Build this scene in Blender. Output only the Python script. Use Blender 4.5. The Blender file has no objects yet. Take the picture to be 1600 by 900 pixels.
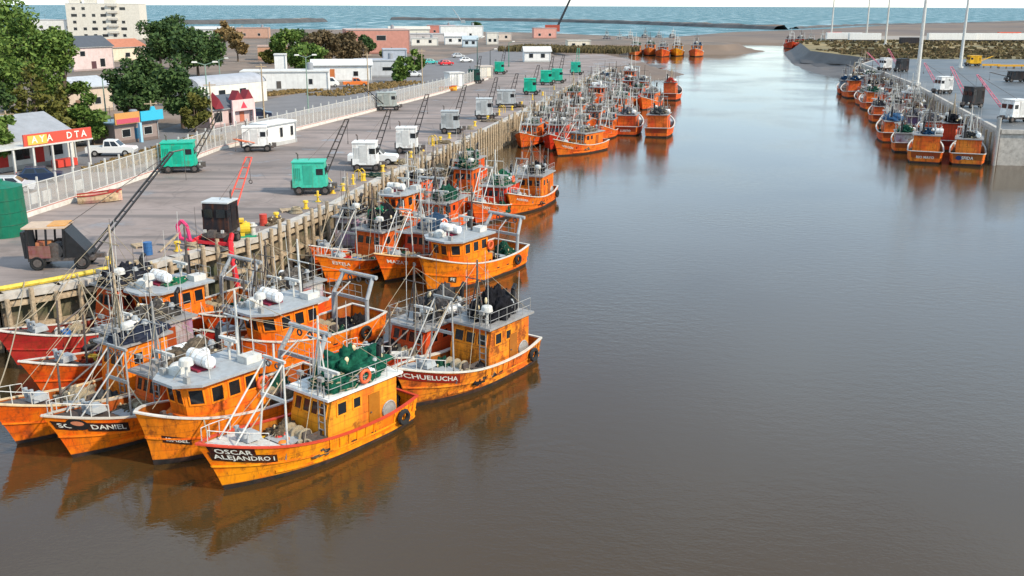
import bpy, math, random
from mathutils import Vector, noise as mnoise
from mathutils.geometry import delaunay_2d_cdt

# ---------------------------------------------------------------- camera, sky, sun
scene = bpy.context.scene
C = scene.collection
PI = math.pi
FPX, CAMZ, ROLL = 1550.0, 20.0, math.radians(0.2)       # focal length in pixels of a 1600 px wide frame
TH = math.atan((450 - 8.5) / FPX)
cam_d = bpy.data.cameras.new('camera'); cam = bpy.data.objects.new('camera', cam_d); C.objects.link(cam)
cam_d.sensor_width = 36.0; cam_d.lens = 36.0 * FPX / 1600.0
cam_d.clip_start = 0.5; cam_d.clip_end = 60000
cam.location = (0, 0, CAMZ)
cam.rotation_mode = 'QUATERNION'
from mathutils import Matrix
cam.rotation_quaternion = (Matrix.Rotation(PI/2 - TH, 3, 'X') @ Matrix.Rotation(ROLL, 3, 'Z')).to_quaternion()
scene.camera = cam

SUN_AZ, SUN_EL = math.radians(-28), math.radians(38)
wd = bpy.data.worlds.new('World'); scene.world = wd; wd.use_nodes = True
wn, wl_ = wd.node_tree.nodes, wd.node_tree.links
bg = wn['Background']; bg.inputs['Strength'].default_value = 0.15
sky = wn.new('ShaderNodeTexSky'); sky.sky_type = 'NISHITA'; sky.sun_disc = False
sky.sun_elevation = SUN_EL; sky.sun_rotation = PI/2 - SUN_AZ
sky.air_density = 1.0; sky.dust_density = 0.1; sky.ozone_density = 1.2
tc = wn.new('ShaderNodeTexCoord'); mp = wn.new('ShaderNodeMapping'); mp.inputs['Scale'].default_value = (1, 1, 3.2)
nz = wn.new('ShaderNodeTexNoise'); nz.inputs['Scale'].default_value = 2.6; nz.inputs['Detail'].default_value = 7
cr = wn.new('ShaderNodeValToRGB'); cr.color_ramp.elements[0].position = .40; cr.color_ramp.elements[1].position = .66
cr.color_ramp.elements[0].color = (.28, .28, .28, 1); cr.color_ramp.elements[1].color = (.72, .72, .72, 1)
mx = wn.new('ShaderNodeMix'); mx.data_type = 'RGBA'; mx.inputs['B'].default_value = (5.9, 7.6, 9.0, 1)
wl_.new(tc.outputs['Generated'], mp.inputs['Vector']); wl_.new(mp.outputs[0], nz.inputs['Vector'])
wl_.new(nz.outputs['Fac'], cr.inputs[0]); wl_.new(cr.outputs[0], mx.inputs['Factor'])
wl_.new(sky.outputs[0], mx.inputs['A']); wl_.new(mx.outputs['Result'], bg.inputs['Color'])
sd = bpy.data.lights.new('sun', 'SUN'); sd.energy = 3.6; sd.angle = math.radians(2.5); sd.color = (1, .88, .70)
sun = bpy.data.objects.new('sun', sd); C.objects.link(sun)
S = Vector((math.cos(SUN_EL)*math.cos(SUN_AZ), math.cos(SUN_EL)*math.sin(SUN_AZ), math.sin(SUN_EL)))
sun.rotation_euler = (-S).to_track_quat('-Z', 'Y').to_euler(); sun.location = S*200
vs = scene.view_settings; vs.view_transform = 'Standard'; vs.look = 'None'; vs.exposure = 0.40; vs.gamma = 1; vs.use_curve_mapping = False
scene.render.engine = 'CYCLES'; scene.cycles.use_denoising = True; scene.cycles.max_bounces = 6
scene.cycles.transparent_max_bounces = 8

QZ = 3.6                                                 # quay deck above the low-tide water (z = 0)
def gp(px, py, z=0.0):
    """plan position (x, y) of a survey point read off the photograph, on the level z"""
    u = (px - 800)/FPX; v = (py - 450)/FPX
    u, v = u*math.cos(ROLL) + v*math.sin(ROLL), -u*math.sin(ROLL) + v*math.cos(ROLL)
    d = math.sin(TH) + v*math.cos(TH); f = math.cos(TH) - v*math.sin(TH)
    t = (CAMZ - z)/d
    return (u*t, f*t)
rnd = random.Random(7)
R = math.radians

# ---------------------------------------------------------------- materials
MATS = {}
def mat(name, col=None, rough=.6, var=.25, scale=2.0, metal=0., bump=.15, bscale=None, rust=0., objcol=False, streak=0.,
        col2=None, spec=.4, dirt=0., rlo=.56, patch=0., seams=0.):
    """procedural paint: base colour (or the object's own colour), blotches, run-down streaks, rust and fine relief"""
    m = bpy.data.materials.new(name); m.use_nodes = True
    n, l = m.node_tree.nodes, m.node_tree.links
    b = n['Principled BSDF']; b.inputs['Roughness'].default_value = rough; b.inputs['Metallic'].default_value = metal
    b.inputs['Specular IOR Level'].default_value = spec
    tcn = n.new('ShaderNodeTexCoord'); oi = n.new('ShaderNodeObjectInfo')
    add = n.new('ShaderNodeVectorMath'); add.operation = 'MULTIPLY_ADD'
    comb = n.new('ShaderNodeCombineXYZ')
    for i in range(3): l.new(oi.outputs['Random'], comb.inputs[i])
    l.new(comb.outputs[0], add.inputs[0]); add.inputs[1].default_value = (37, 61, 23); l.new(tcn.outputs['Object'], add.inputs[2])
    co = add.outputs[0]
    def noise(sc, det=5, mapping=None, rgh=.6):
        t = n.new('ShaderNodeTexNoise'); t.inputs['Scale'].default_value = sc; t.inputs['Detail'].default_value = det
        t.inputs['Roughness'].default_value = rgh
        if mapping:
            mpn = n.new('ShaderNodeMapping'); mpn.inputs['Scale'].default_value = mapping
            l.new(co, mpn.inputs[0]); l.new(mpn.outputs[0], t.inputs['Vector'])
        else: l.new(co, t.inputs['Vector'])
        return t.outputs['Fac']
    def mixc(fac, a, bb, blend='MIX'):
        x = n.new('ShaderNodeMix'); x.data_type = 'RGBA'; x.blend_type = blend
        if hasattr(fac, 'links'): l.new(fac, x.inputs['Factor'])
        else: x.inputs['Factor'].default_value = fac
        for k, vv in (('A', a), ('B', bb)):
            if hasattr(vv, 'links'): l.new(vv, x.inputs[k])
            else: x.inputs[k].default_value = (*vv, 1)
        return x.outputs['Result']
    def ramp(fac, p0, p1, c0=0., c1=1.):
        r = n.new('ShaderNodeMapRange'); r.inputs[1].default_value = p0; r.inputs[2].default_value = p1
        r.inputs[3].default_value = c0; r.inputs[4].default_value = c1
        l.new(fac, r.inputs[0]); return r.outputs[0]
    base = oi.outputs['Color'] if objcol else tuple(col)
    big = noise(scale)
    if col2 is not None:
        base = mixc(ramp(big, .42, .60), base, tuple(col2))
    g = n.new('ShaderNodeCombineColor')
    vr = ramp(noise(scale*2.3), .25, .75, 1 - var, 1 + var)
    for i in range(3): l.new(vr, g.inputs[i])
    c = mixc(1.0, base, g.outputs[0], 'MULTIPLY')
    if patch:
        rp = mixc(1.0, c, (.92, .50, .9), 'MULTIPLY'); c = mixc(ramp(noise(.55, 4), .45, .62, 0, patch), c, rp)
        c = mixc(ramp(noise(5.0, 8, (1, 1, .6), .75), .66, .72, 0, .2), c, (.62, .42, .25))
    if streak:
        s_ = ramp(noise(1.0, 4, (3.2, 3.2, .28)), .50, .72, 0, streak)
        c = mixc(s_, c, (.16, .055, .02))
    if seams:
        wv = n.new('ShaderNodeTexWave'); wv.wave_type = 'BANDS'; wv.bands_direction = 'Z'; wv.inputs['Scale'].default_value = .72; wv.inputs['Distortion'].default_value = .6; wv.inputs['Detail'].default_value = 2
        l.new(tcn.outputs['Object'], wv.inputs['Vector'])
        wx = n.new('ShaderNodeTexWave'); wx.wave_type = 'BANDS'; wx.bands_direction = 'X'; wx.inputs['Scale'].default_value = .22; wx.inputs['Distortion'].default_value = .3
        l.new(tcn.outputs['Object'], wx.inputs['Vector'])
        c = mixc(ramp(wv.outputs['Fac'], .93, .995, 0, seams), c, (.12, .045, .02)); c = mixc(ramp(wx.outputs['Fac'], .99, 1.0, 0, seams*.6), c, (.12, .045, .02))
        c = mixc(ramp(noise(1.0, 5, (7.5, 7.5, .22)), .58, .68, 0, .55), c, (.15, .045, .018))
    if rust:
        r_ = ramp(noise(scale*1.4, 9, None, .72), rlo, rlo+.1, 0, rust)
        c = mixc(r_, c, (.17, .045, .014))
        l.new(ramp(r_, 0, 1, rough, .9), b.inputs['Roughness'])
    if dirt:
        d_ = ramp(noise(scale*3.1, 8, None, .7), .5, .7, 0, dirt)
        c = mixc(d_, c, (.06, .05, .04))
    l.new(c, b.inputs['Base Color'])
    if bump:
        bn = n.new('ShaderNodeBump'); bn.inputs['Strength'].default_value = bump; bn.inputs['Distance'].default_value = .05
        l.new(noise(bscale or scale*6, 6), bn.inputs['Height']); l.new(bn.outputs[0], b.inputs['Normal'])
    MATS[name] = m
    return m
M = MATS
mat('boat_paint', objcol=True, rough=.55, spec=.15, var=.12, scale=.9, bump=.10, bscale=3, rust=.7, streak=.5, rlo=.545, patch=.9, seams=.24)
mat('rusty_paint', objcol=True, rough=.6, spec=.12, var=.2, scale=.8, bump=.15, bscale=3, rust=.85, streak=.7, rlo=.50, patch=.9, seams=.35)
mat('clean_paint', objcol=True, rough=.5, spec=.2, var=.14, scale=1.2, bump=.06, rust=.15, streak=.15)
mat('boot_paint', (.045, .022, .016), rough=.7, var=.5, scale=1.5, col2=(.02, .018, .017))
mat('deck_paint', (.055, .038, .03), rough=.75, var=.4, scale=1.6, rust=.6, dirt=.5)
mat('white_paint', (.58, .57, .53), rough=.5, var=.16, scale=1.5, bump=.08, rust=.3, streak=.3)
mat('grey_paint', (.34, .36, .37), rough=.5, var=.15, scale=1.5, bump=.08, rust=.25, streak=.15)
mat('galv', (.36, .35, .33), rough=.45, var=.2, scale=3, metal=.25, bump=.1, rust=.35)
mat('black_paint', (.016, .016, .018), rough=.5, var=.4, scale=2, bump=.2, rust=.12)
mat('rubber', (.018, .018, .018), rough=.8, var=.3)
mat('glass', (.012, .016, .02), rough=.12, var=.1, bump=0, spec=.6)
mat('net', objcol=True, rough=.95, var=.7, scale=3, bump=1.0, bscale=9, spec=.1)
mat('tarp', objcol=True, rough=.7, var=.25, scale=2, bump=.5, bscale=3, spec=.25)
mat('plastic', objcol=True, rough=.5, var=.15, scale=3, bump=.05, dirt=.3)
mat('rope', (.34, .28, .19), rough=.9, var=.3, scale=6, bump=.4)
mat('steel', (.13, .11, .10), rough=.6, metal=.4, var=.4, scale=3, rust=.7)
mat('boat_text', (.78, .76, .68), rough=.5, var=.15, scale=4, bump=0, rust=.2)
def asphalt_mat(name, c0, c1, c2):
    m = mat(name, c0, rough=.9, spec=.15, var=.10, scale=.05, bump=.25, bscale=6, col2=c1, dirt=.45)
    n, l = m.node_tree.nodes, m.node_tree.links; b = n['Principled BSDF']
    src = b.inputs['Base Color'].links[0].from_socket; tcn = n.new('ShaderNodeTexCoord')
    def mixin(fac, src, col):
        x = n.new('ShaderNodeMix'); x.data_type = 'RGBA'; l.new(fac, x.inputs['Factor']); l.new(src, x.inputs['A']); x.inputs['B'].default_value = (*col, 1); return x.outputs['Result']
    def rng(f, a, bb, c, d):
        r = n.new('ShaderNodeMapRange'); r.inputs[1].default_value = a; r.inputs[2].default_value = bb; r.inputs[3].default_value = c; r.inputs[4].default_value = d; l.new(f, r.inputs[0]); return r.outputs[0]
    mpn = n.new('ShaderNodeMapping'); mpn.inputs['Rotation'].default_value = (0, 0, -1.2); mpn.inputs['Scale'].default_value = (.035, .35, 1); l.new(tcn.outputs['Object'], mpn.inputs[0])
    t = n.new('ShaderNodeTexNoise'); t.inputs['Scale'].default_value = 1.6; t.inputs['Detail'].default_value = 6; l.new(mpn.outputs[0], t.inputs['Vector'])
    src = mixin(rng(t.outputs['Fac'], .50, .64, 0, .8), src, c2)                       # long tyre and drag marks
    v = n.new('ShaderNodeTexVoronoi'); v.feature = 'DISTANCE_TO_EDGE'; v.inputs['Scale'].default_value = .16; l.new(tcn.outputs['Object'], v.inputs['Vector'])
    src = mixin(rng(v.outputs['Distance'], 0, .016, .28, 0), src, (.10, .09, .085))    # patched seams
    t2 = n.new('ShaderNodeTexNoise'); t2.inputs['Scale'].default_value = .22; t2.inputs['Detail'].default_value = 8; l.new(tcn.outputs['Object'], t2.inputs['Vector'])
    wet = rng(t2.outputs['Fac'], .60, .66, 0, 1)
    src = mixin(rng(t2.outputs['Fac'], .58, .68, 0, .6), src, (.15, .145, .15))         # damp oily patches
    l.new(rng(wet, 0, 1, .85, .35), b.inputs['Roughness']); l.new(src, b.inputs['Base Color'])
asphalt_mat('asphalt', (.31, .25, .225), (.235, .195, .178), (.15, .13, .122))
mat('concrete', (.47, .43, .38), rough=.85, var=.25, scale=.7, bump=.3, bscale=8, dirt=.35)
mat('pale_concrete', (.62, .58, .52), rough=.8, var=.2, scale=.8, bump=.2, dirt=.25)
mat('quay_wall', (.20, .15, .10), rough=.9, var=.45, scale=.5, bump=.6, bscale=4, col2=(.08, .085, .045), dirt=.4)
mat('timber', (.42, .32, .21), rough=.85, var=.4, scale=2.2, bump=.5, bscale=7, dirt=.4)
mat('bollard_yellow', (.80, .52, .04), rough=.5, var=.2, scale=3, rust=.35)
mat('kerb_yellow', (.66, .47, .05), rough=.6, var=.3, scale=2, rust=.3, dirt=.3)
mat('soil', (.235, .18, .145), rough=.95, spec=.1, var=.25, scale=.06, bump=.4, bscale=2, col2=(.165, .14, .12), dirt=.3)
mat('road', (.17, .16, .16), rough=.9, var=.15, scale=.1, bump=.2, bscale=5)
mat('wet_asphalt', (.085, .094, .10), rough=.5, var=.35, scale=.07, bump=.2, bscale=4, col2=(.125, .122, .12), dirt=.4)
mat('sand', (.185, .135, .10), rough=.95, var=.2, scale=.012, bump=.3, bscale=.6, col2=(.135, .105, .09))
mat('mud', (.105, .092, .085), rough=.7, var=.25, scale=.06, bump=.6, bscale=1.5)
mat('gravel', (.30, .26, .22), rough=.95, var=.2, scale=.05, bump=.4)
mat('dry_grass', (.26, .19, .085), rough=.95, var=.3, scale=.05, bump=.5, col2=(.13, .115, .055))
mat('rock', (.085, .085, .085), rough=.9, var=.35, scale=.05, bump=.6, bscale=.6)
mat('wall', objcol=True, rough=.85, spec=.1, var=.12, scale=.5, bump=.15, bscale=6, streak=.12)
mat('roof_sheet', objcol=True, rough=.6, var=.15, scale=.5, bump=.1, streak=.12)
mat('bark', (.12, .085, .06), rough=.95, var=.4, scale=3, bump=.7)
mat('car_paint', objcol=True, rough=.25, var=.04, scale=2, bump=0, spec=.6)
mat('sign_face', objcol=True, rough=.5, var=.08, scale=2, bump=0)
def leaf_mat(name, c0, c1):
    m = bpy.data.materials.new(name); m.use_nodes = True
    n, l = m.node_tree.nodes, m.node_tree.links; b = n['Principled BSDF']
    b.inputs['Roughness'].default_value = .7; b.inputs['Specular IOR Level'].default_value = .2
    geo = n.new('ShaderNodeNewGeometry'); r = n.new('ShaderNodeValToRGB')
    r.color_ramp.elements[0].color = (*c0, 1); r.color_ramp.elements[1].color = (*c1, 1)
    l.new(geo.outputs['Random Per Island'], r.inputs[0]); l.new(r.outputs[0], b.inputs['Base Color'])
    b.inputs['Subsurface Weight'].default_value = 0
    MATS[name] = m
leaf_mat('leaf_green', (.04, .085, .014), (.15, .22, .045))
leaf_mat('leaf_dark', (.022, .05, .016), (.075, .125, .035))
leaf_mat('leaf_olive', (.07, .075, .015), (.15, .14, .03))
leaf_mat('leaf_brown', (.08, .06, .03), (.17, .12, .06))
leaf_mat('leaf_scrub', (.09, .07, .035), (.20, .155, .07))
leaf_mat('leaf_dry', (.16, .11, .045), (.30, .20, .08))
def alpha_mat(name, col, a):
    m = bpy.data.materials.new(name); m.use_nodes = True
    n, l = m.node_tree.nodes, m.node_tree.links; b = n['Principled BSDF']
    b.inputs['Base Color'].default_value = (*col, 1); b.inputs['Roughness'].default_value = .6
    b.inputs['Alpha'].default_value = a
    MATS[name] = m
alpha_mat('wire_mesh', (.6, .58, .55), .34)
def water_mat(name, base, deep, rough, w1, w2, s1, s2):
    m = bpy.data.materials.new(name); m.use_nodes = True
    n, l = m.node_tree.nodes, m.node_tree.links; b = n['Principled BSDF']
    b.inputs['Roughness'].default_value = rough; b.inputs['IOR'].default_value = 1.45
    tcn = n.new('ShaderNodeTexCoord')
    big = n.new('ShaderNodeTexNoise'); big.inputs['Scale'].default_value = .02; big.inputs['Detail'].default_value = 4
    l.new(tcn.outputs['Object'], big.inputs['Vector'])
    x = n.new('ShaderNodeMix'); x.data_type = 'RGBA'; x.inputs['A'].default_value = (*base, 1); x.inputs['B'].default_value = (*deep, 1)
    mr = n.new('ShaderNodeMapRange'); mr.inputs[1].default_value = .35; mr.inputs[2].default_value = .65
    l.new(big.outputs['Fac'], mr.inputs[0]); l.new(mr.outputs[0], x.inputs['Factor']); l.new(x.outputs['Result'], b.inputs['Base Color'])
    prev = None
    gust = n.new('ShaderNodeMapRange'); gust.inputs[1].default_value = .38; gust.inputs[2].default_value = .68
    gust.inputs[3].default_value = .35; gust.inputs[4].default_value = 1.35
    bg2 = n.new('ShaderNodeTexNoise'); bg2.inputs['Scale'].default_value = .045; bg2.inputs['Detail'].default_value = 3
    l.new(tcn.outputs['Object'], bg2.inputs['Vector']); l.new(bg2.outputs['Fac'], gust.inputs[0])
    for sc, st, mpv in ((s1, w1, (1, 1.7, 1)), (s2, w2, (1, 1.5, 1))):
        mpn = n.new('ShaderNodeMapping'); mpn.inputs['Scale'].default_value = mpv; mpn.inputs['Rotation'].default_value = (0, 0, .4)
        t = n.new('ShaderNodeTexNoise'); t.inputs['Scale'].default_value = sc; t.inputs['Detail'].default_value = 3
        l.new(tcn.outputs['Object'], mpn.inputs[0]); l.new(mpn.outputs[0], t.inputs['Vector'])
        bn = n.new('ShaderNodeBump'); bn.inputs['Distance'].default_value = .1
        mm = n.new('ShaderNodeMath'); mm.operation = 'MULTIPLY'; mm.inputs[1].default_value = st
        l.new(gust.outputs[0], mm.inputs[0]); l.new(mm.outputs[0], bn.inputs['Strength'])
        l.new(t.outputs['Fac'], bn.inputs['Height'])
        if prev: l.new(prev, bn.inputs['Normal'])
        prev = bn.outputs[0]
    l.new(prev, b.inputs['Normal'])
    rm = n.new('ShaderNodeMapRange'); rm.inputs[1].default_value = .36; rm.inputs[2].default_value = .66; rm.inputs[3].default_value = rough*.5; rm.inputs[4].default_value = rough*2.6
    l.new(bg2.outputs['Fac'], rm.inputs[0]); l.new(rm.outputs[0], b.inputs['Roughness'])
    if name == 'sea_water': b.inputs['Specular IOR Level'].default_value = .22
    MATS[name] = m
water_mat('river_water', (.060, .034, .011), (.052, .032, .012), .05, .17, .11, 1.1, 4.5)
water_mat('sea_water', (.07, .17, .19), (.06, .15, .175), .35, .22, .18, .05, .3)

# ---------------------------------------------------------------- mesh helpers
class MB:
    def __init__(s): s.v = []; s.f = []; s.mi = []; s.cur = 0
    def add(s, vs, fs):
        o = len(s.v); s.v += [tuple(p) for p in vs]; s.f += [tuple(i + o for i in f) for f in fs]; s.mi += [s.cur]*len(fs); return s
    def hexa(s, p):
        return s.add(p, [(0, 3, 2, 1), (4, 5, 6, 7), (0, 1, 5, 4), (1, 2, 6, 5), (2, 3, 7, 6), (3, 0, 4, 7)])
    def box(s, c, d, rz=0, top=(1, 1), sh=(0, 0)):
        """centre of the base c, size d; top scales the upper face, sh shifts it"""
        x, y, z = d[0]/2, d[1]/2, d[2]; cs, sn = math.cos(rz), math.sin(rz)
        P = []
        for zz, kx, ky, ox, oy in ((0, 1, 1, 0, 0), (z, top[0], top[1], sh[0], sh[1])):
            for a, b in ((-1, -1), (1, -1), (1, 1), (-1, 1)):
                X, Y = a*x*kx + ox, b*y*ky + oy
                P.append((c[0] + X*cs - Y*sn, c[1] + X*sn + Y*cs, c[2] + zz))
        return s.hexa(P)
    def bar(s, p, q, w, h=None):
        p, q = Vector(p), Vector(q); d = (q - p)
        if d.length < 1e-6: return s
        d.normalize(); up = Vector((0, 0, 1)) if abs(d.z) < .95 else Vector((1, 0, 0))
        a = d.cross(up).normalized()*(w/2); b = a.cross(d).normalized()*((h or w)/2)
        return s.hexa([p - a - b, p + a - b, q + a - b, q - a - b, p - a + b, p + a + b, q + a + b, q - a + b])
    def tube(s, p, q, r, n=6, r2=None, cap=True):
        p, q = Vector(p), Vector(q); d = q - p
        if d.length < 1e-6: return s
        d.normalize(); up = Vector((0, 0, 1)) if abs(d.z) < .95 else Vector((1, 0, 0))
        a = d.cross(up).normalized(); b = a.cross(d); r2 = r if r2 is None else r2
        vs = [p + (a*math.cos(t) + b*math.sin(t))*r for t in [2*PI*i/n for i in range(n)]]
        vs += [q + (a*math.cos(t) + b*math.sin(t))*r2 for t in [2*PI*i/n for i in range(n)]]
        fs = [(i, (i + 1) % n, n + (i + 1) % n, n + i) for i in range(n)]
        if cap: fs += [tuple(range(n))[::-1], tuple(range(n, 2*n))]
        return s.add(vs, fs)
    def path(s, pts, r, n=5):
        for i in range(len(pts) - 1): s.tube(pts[i], pts[i+1], r, n)
        return s
    def prism(s, poly, z0, z1):
        n = len(poly)
        return s.add([(x, y, z0) for x, y in poly] + [(x, y, z1) for x, y in poly],
                     [tuple(range(n))[::-1], tuple(range(n, 2*n))] + [(i, (i+1) % n, n + (i+1) % n, n + i) for i in range(n)])
    def sideprism(s, poly, y0, y1):
        """profile in x-z extruded along y"""
        n = len(poly)
        return s.add([(x, y0, z) for x, z in poly] + [(x, y1, z) for x, z in poly],
                     [tuple(range(n)), tuple(range(n, 2*n))[::-1]] + [(i, n + i, n + (i+1) % n, (i+1) % n) for i in range(n)])
    def torus(s, c, Rr, r, ax='z', n=14, m=6):
        vs, fs = [], []
        for i in range(n):
            a = 2*PI*i/n
            for j in range(m):
                b = 2*PI*j/m; d = Rr + r*math.cos(b)
                p = (d*math.cos(a), d*math.sin(a), r*math.sin(b))
                if ax == 'x': p = (p[2], p[0], p[1])
                if ax == 'y': p = (p[0], p[2], p[1])
                vs.append((c[0]+p[0], c[1]+p[1], c[2]+p[2]))
        for i in range(n):
            for j in range(m):
                fs.append((i*m + j, ((i+1) % n)*m + j, ((i+1) % n)*m + (j+1) % m, i*m + (j+1) % m))
        return s.add(vs, fs)
    def ball(s, c, r, n=10, m=6, amp=0., seed=0, half=False):
        rx, ry, rz = (r, r, r) if not hasattr(r, '__len__') else r
        vs, fs = [], []
        lo = 0 if half else -PI/2
        for j in range(m + 1):
            th = lo + (PI/2 - lo)*j/m
            for i in range(n):
                ph = 2*PI*i/n
                d = Vector((math.cos(th)*math.cos(ph), math.cos(th)*math.sin(ph), math.sin(th)))
                k = 1 + amp*(mnoise.noise(d*1.7 + Vector((seed*3.1, seed, 0))) + .6*mnoise.noise(d*4.1 + Vector((0, seed*2.3, 7))))
                vs.append((c[0] + d.x*rx*k, c[1] + d.y*ry*k, c[2] + d.z*rz*k))
        for j in range(m):
            for i in range(n):
                fs.append((j*n + i, j*n + (i+1) % n, (j+1)*n + (i+1) % n, (j+1)*n + i))
        return s.add(vs, fs)
    def quad(s, a, b, c, d): return s.add([a, b, c, d], [(0, 1, 2, 3)])
    def mesh(s, name, mats, smooth=False):
        me = bpy.data.meshes.new(name); me.from_pydata(s.v, [], s.f)
        for m in (mats if isinstance(mats, (list, tuple)) else [mats]): me.materials.append(M[m])
        if max(s.mi, default=0): me.polygons.foreach_set('material_index', s.mi)
        if smooth: me.polygons.foreach_set('use_smooth', [True]*len(s.f))
        me.update(); return me
    def build(s, name, mats, parent=None, smooth=False, color=None):
        return link(name, s.mesh(name, mats, smooth), parent, color)
def link(name, me, parent=None, color=None):
    o = bpy.data.objects.new(name, me); C.objects.link(o)
    if parent is not None: o.parent = parent
    if color is not None: o.color = (*color[:3], 1)
    return o
def tag(o, label=None, cat=None, group=None, kind=None):
    if label: o['label'] = label
    if cat: o['category'] = cat
    if group: o['group'] = group
    if kind: o['kind'] = kind
    return o
def empty(name, loc, rz=0, label=None, cat=None, group=None, scale=1):
    o = bpy.data.objects.new(name, None); C.objects.link(o); o.location = loc; o.rotation_euler = (0, 0, rz)
    o.scale = (scale, scale, scale); o.empty_display_size = .3
    return tag(o, label, cat, group)
_cache = {}
def cached(key, fn):
    if key not in _cache: _cache[key] = fn()
    return _cache[key]
ORD = ['first', 'second', 'third', 'fourth', 'fifth', 'sixth', 'seventh', 'eighth', 'ninth', 'tenth', 'eleventh', 'twelfth', 'thirteenth',
       'fourteenth', 'fifteenth', 'sixteenth', 'seventeenth', 'eighteenth', 'nineteenth', 'twentieth']
ORD += ['twenty-' + o for o in ORD[:9]] + ['thirtieth'] + ['thirty-' + o for o in ORD[:9]] + ['fortieth'] + ['forty-' + o for o in ORD[:9]]

# ---------------------------------------------------------------- the setting: water, land, quays
def sheet(name, poly, z, m, kind='structure'):
    vs_, _, fs_ = delaunay_2d_cdt([Vector(p) for p in poly], [], [tuple(range(len(poly)))], 1, 1e-4)[:3]
    b = MB(); b.add([(v.x, v.y, z) for v in vs_], [tuple(f) for f in fs_])
    me = b.mesh(name, m)
    if me.polygons[0].normal.z < 0: me.flip_normals()
    return tag(link(name, me), kind=kind)
def bank(name, upper, lower, m, rows=9, sub=10, amp=.35):
    """uneven mud or sand bank between an upper and a lower line (lists of x, y, z)"""
    def fine(ps):
        out = []
        for a, c in zip(ps[:-1], ps[1:]): out += [Vector(a).lerp(Vector(c), k/sub) for k in range(sub)]
        return out + [Vector(ps[-1])]
    U, Lo = fine(upper), fine(lower); n = len(U); b = MB()
    for r in range(rows+1):
        t = r/rows; e = math.sin(PI*t)
        for i in range(n):
            p = U[i].lerp(Lo[i], t); q = Vector((p.x*.11, p.y*.11, r*.2)); h = mnoise.noise(q)*1.0 + mnoise.noise(q*2.7)*.5
            b.v.append((p.x + e*h*2.5, p.y + e*h*2.0, p.z*(1 - .35*e) + h*amp*e*2))
    for r in range(rows):
        for i in range(n-1): b.f.append((r*n+i, (r+1)*n+i, (r+1)*n+i+1, r*n+i+1)); b.mi.append(0)
    return tag(b.build(name, m, smooth=True), kind='structure')
def skirt(name, pts, z0, out, z1, m):
    """sloping bank along pts; out = sideways reach to the right of the walking direction"""
    n = len(pts); lower = []
    for i, p in enumerate(pts):
        a, c = pts[max(0, i-1)], pts[min(n-1, i+1)]
        d = Vector((c[0]-a[0], c[1]-a[1], 0)).normalized(); o = out*(1 + .5*mnoise.noise(Vector((p[0]*.02, p[1]*.02, 3))))
        lower.append((p[0] + d.y*o, p[1] - d.x*o, z1))
    return bank(name, [(p[0], p[1], z0) for p in pts], lower, m)
def along(pts, step, start=0.):
    """evenly spaced points and directions along a polyline"""
    out, need = [], start
    for i in range(len(pts)-1):
        a, c = Vector((*pts[i][:2], 0)), Vector((*pts[i+1][:2], 0)); L = (c-a).length; d = (c-a)/L; s = need
        while s < L: out.append(((a + d*s), d)); s += step
        need = s - L
    return out
def sheet_rect(name, x0, x1, y0, y1, z, m): return sheet(name, [(x0, y0), (x1, y0), (x1, y1), (x0, y1)], z, m)
sheet_rect('river', -700, 900, -60, 640, 0, 'river_water')
sheet_rect('estuary', -2500, 2500, 640, 1180, 0, 'sea_water')
sheet_rect('sea', -9000, 12000, 1180, 40000, 0, 'sea_water')

QE = [(-52, 26), (-38, 46)] + [gp(x, y, QZ) for x, y in ((0, 462), (90, 448), (170, 432), (270, 405), (400, 372), (520, 322), (600, 278), (700, 232),
      (790, 188), (850, 158), (900, 131), (955, 106))]
QEND = gp(1005, 97, QZ)
shoreL = [QEND, (34, 330), (14, 352), (12, 395), (26, 442), (60, 452), (92, 448), (104, 470), (84, 540), (20, 640), (-90, 705), (-260, 730), (-500, 700), (-1400, 640)]
sheet('waterfront_ground', QE + shoreL + [(-1400, 20)], QZ - .03, 'soil')
skirt('river_bank', [QE[-1]] + shoreL, QZ - .03, 14, -.6, 'sand')
# fence line and apron
FE = [(-52, 44), gp(-40, 372, QZ)] + [gp(x, y, QZ) for x, y in ((40, 340), (170, 297), (260, 266), (340, 235), (480, 200), (560, 180), (690, 146), (762, 124))]
sheet('quay_apron', QE + [QEND, gp(940, 84, QZ), gp(860, 88, QZ), gp(790, 96, QZ)] + FE[::-1], QZ, 'asphalt')
# road behind the fence
sheet('port_road', [gp(-60, 330, QZ), gp(60, 295, QZ), gp(200, 247, QZ), gp(330, 213, QZ), gp(480, 178, QZ), gp(620, 148, QZ), gp(740, 112, QZ), gp(860, 80, QZ),
                    gp(800, 74, QZ), gp(690, 92, QZ), gp(560, 128, QZ), gp(420, 155, QZ), gp(240, 205, QZ), gp(60, 255, QZ), gp(-60, 285, QZ)], QZ - .018, 'road')
# left quay wall: recessed face, coping, timber piles and walers
wall = empty('quay_wall', (0, 0, 0)); tag(wall, kind='structure')
b = MB()
for i in range(len(QE)-1):
    a, c = QE[i], QE[i+1]; d = Vector((c[0]-a[0], c[1]-a[1], 0)).normalized(); o = Vector((-d.y, d.x, 0))*.45
    b.quad((a[0]+o.x, a[1]+o.y, -1), (c[0]+o.x, c[1]+o.y, -1), (c[0]+o.x, c[1]+o.y, QZ-.3), (a[0]+o.x, a[1]+o.y, QZ-.3))
b.build('wall_face', 'quay_wall', wall)
b = MB()
for i in range(len(QE)-1):
    a, c = QE[i], QE[i+1]; d = Vector((c[0]-a[0], c[1]-a[1], 0)).normalized(); o = Vector((-d.y, d.x, 0))*.25
    b.bar((a[0]+o.x, a[1]+o.y, QZ-.09), (c[0]+o.x+d.x*.2, c[1]+o.y+d.y*.2, QZ-.09), .75, .42)
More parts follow.
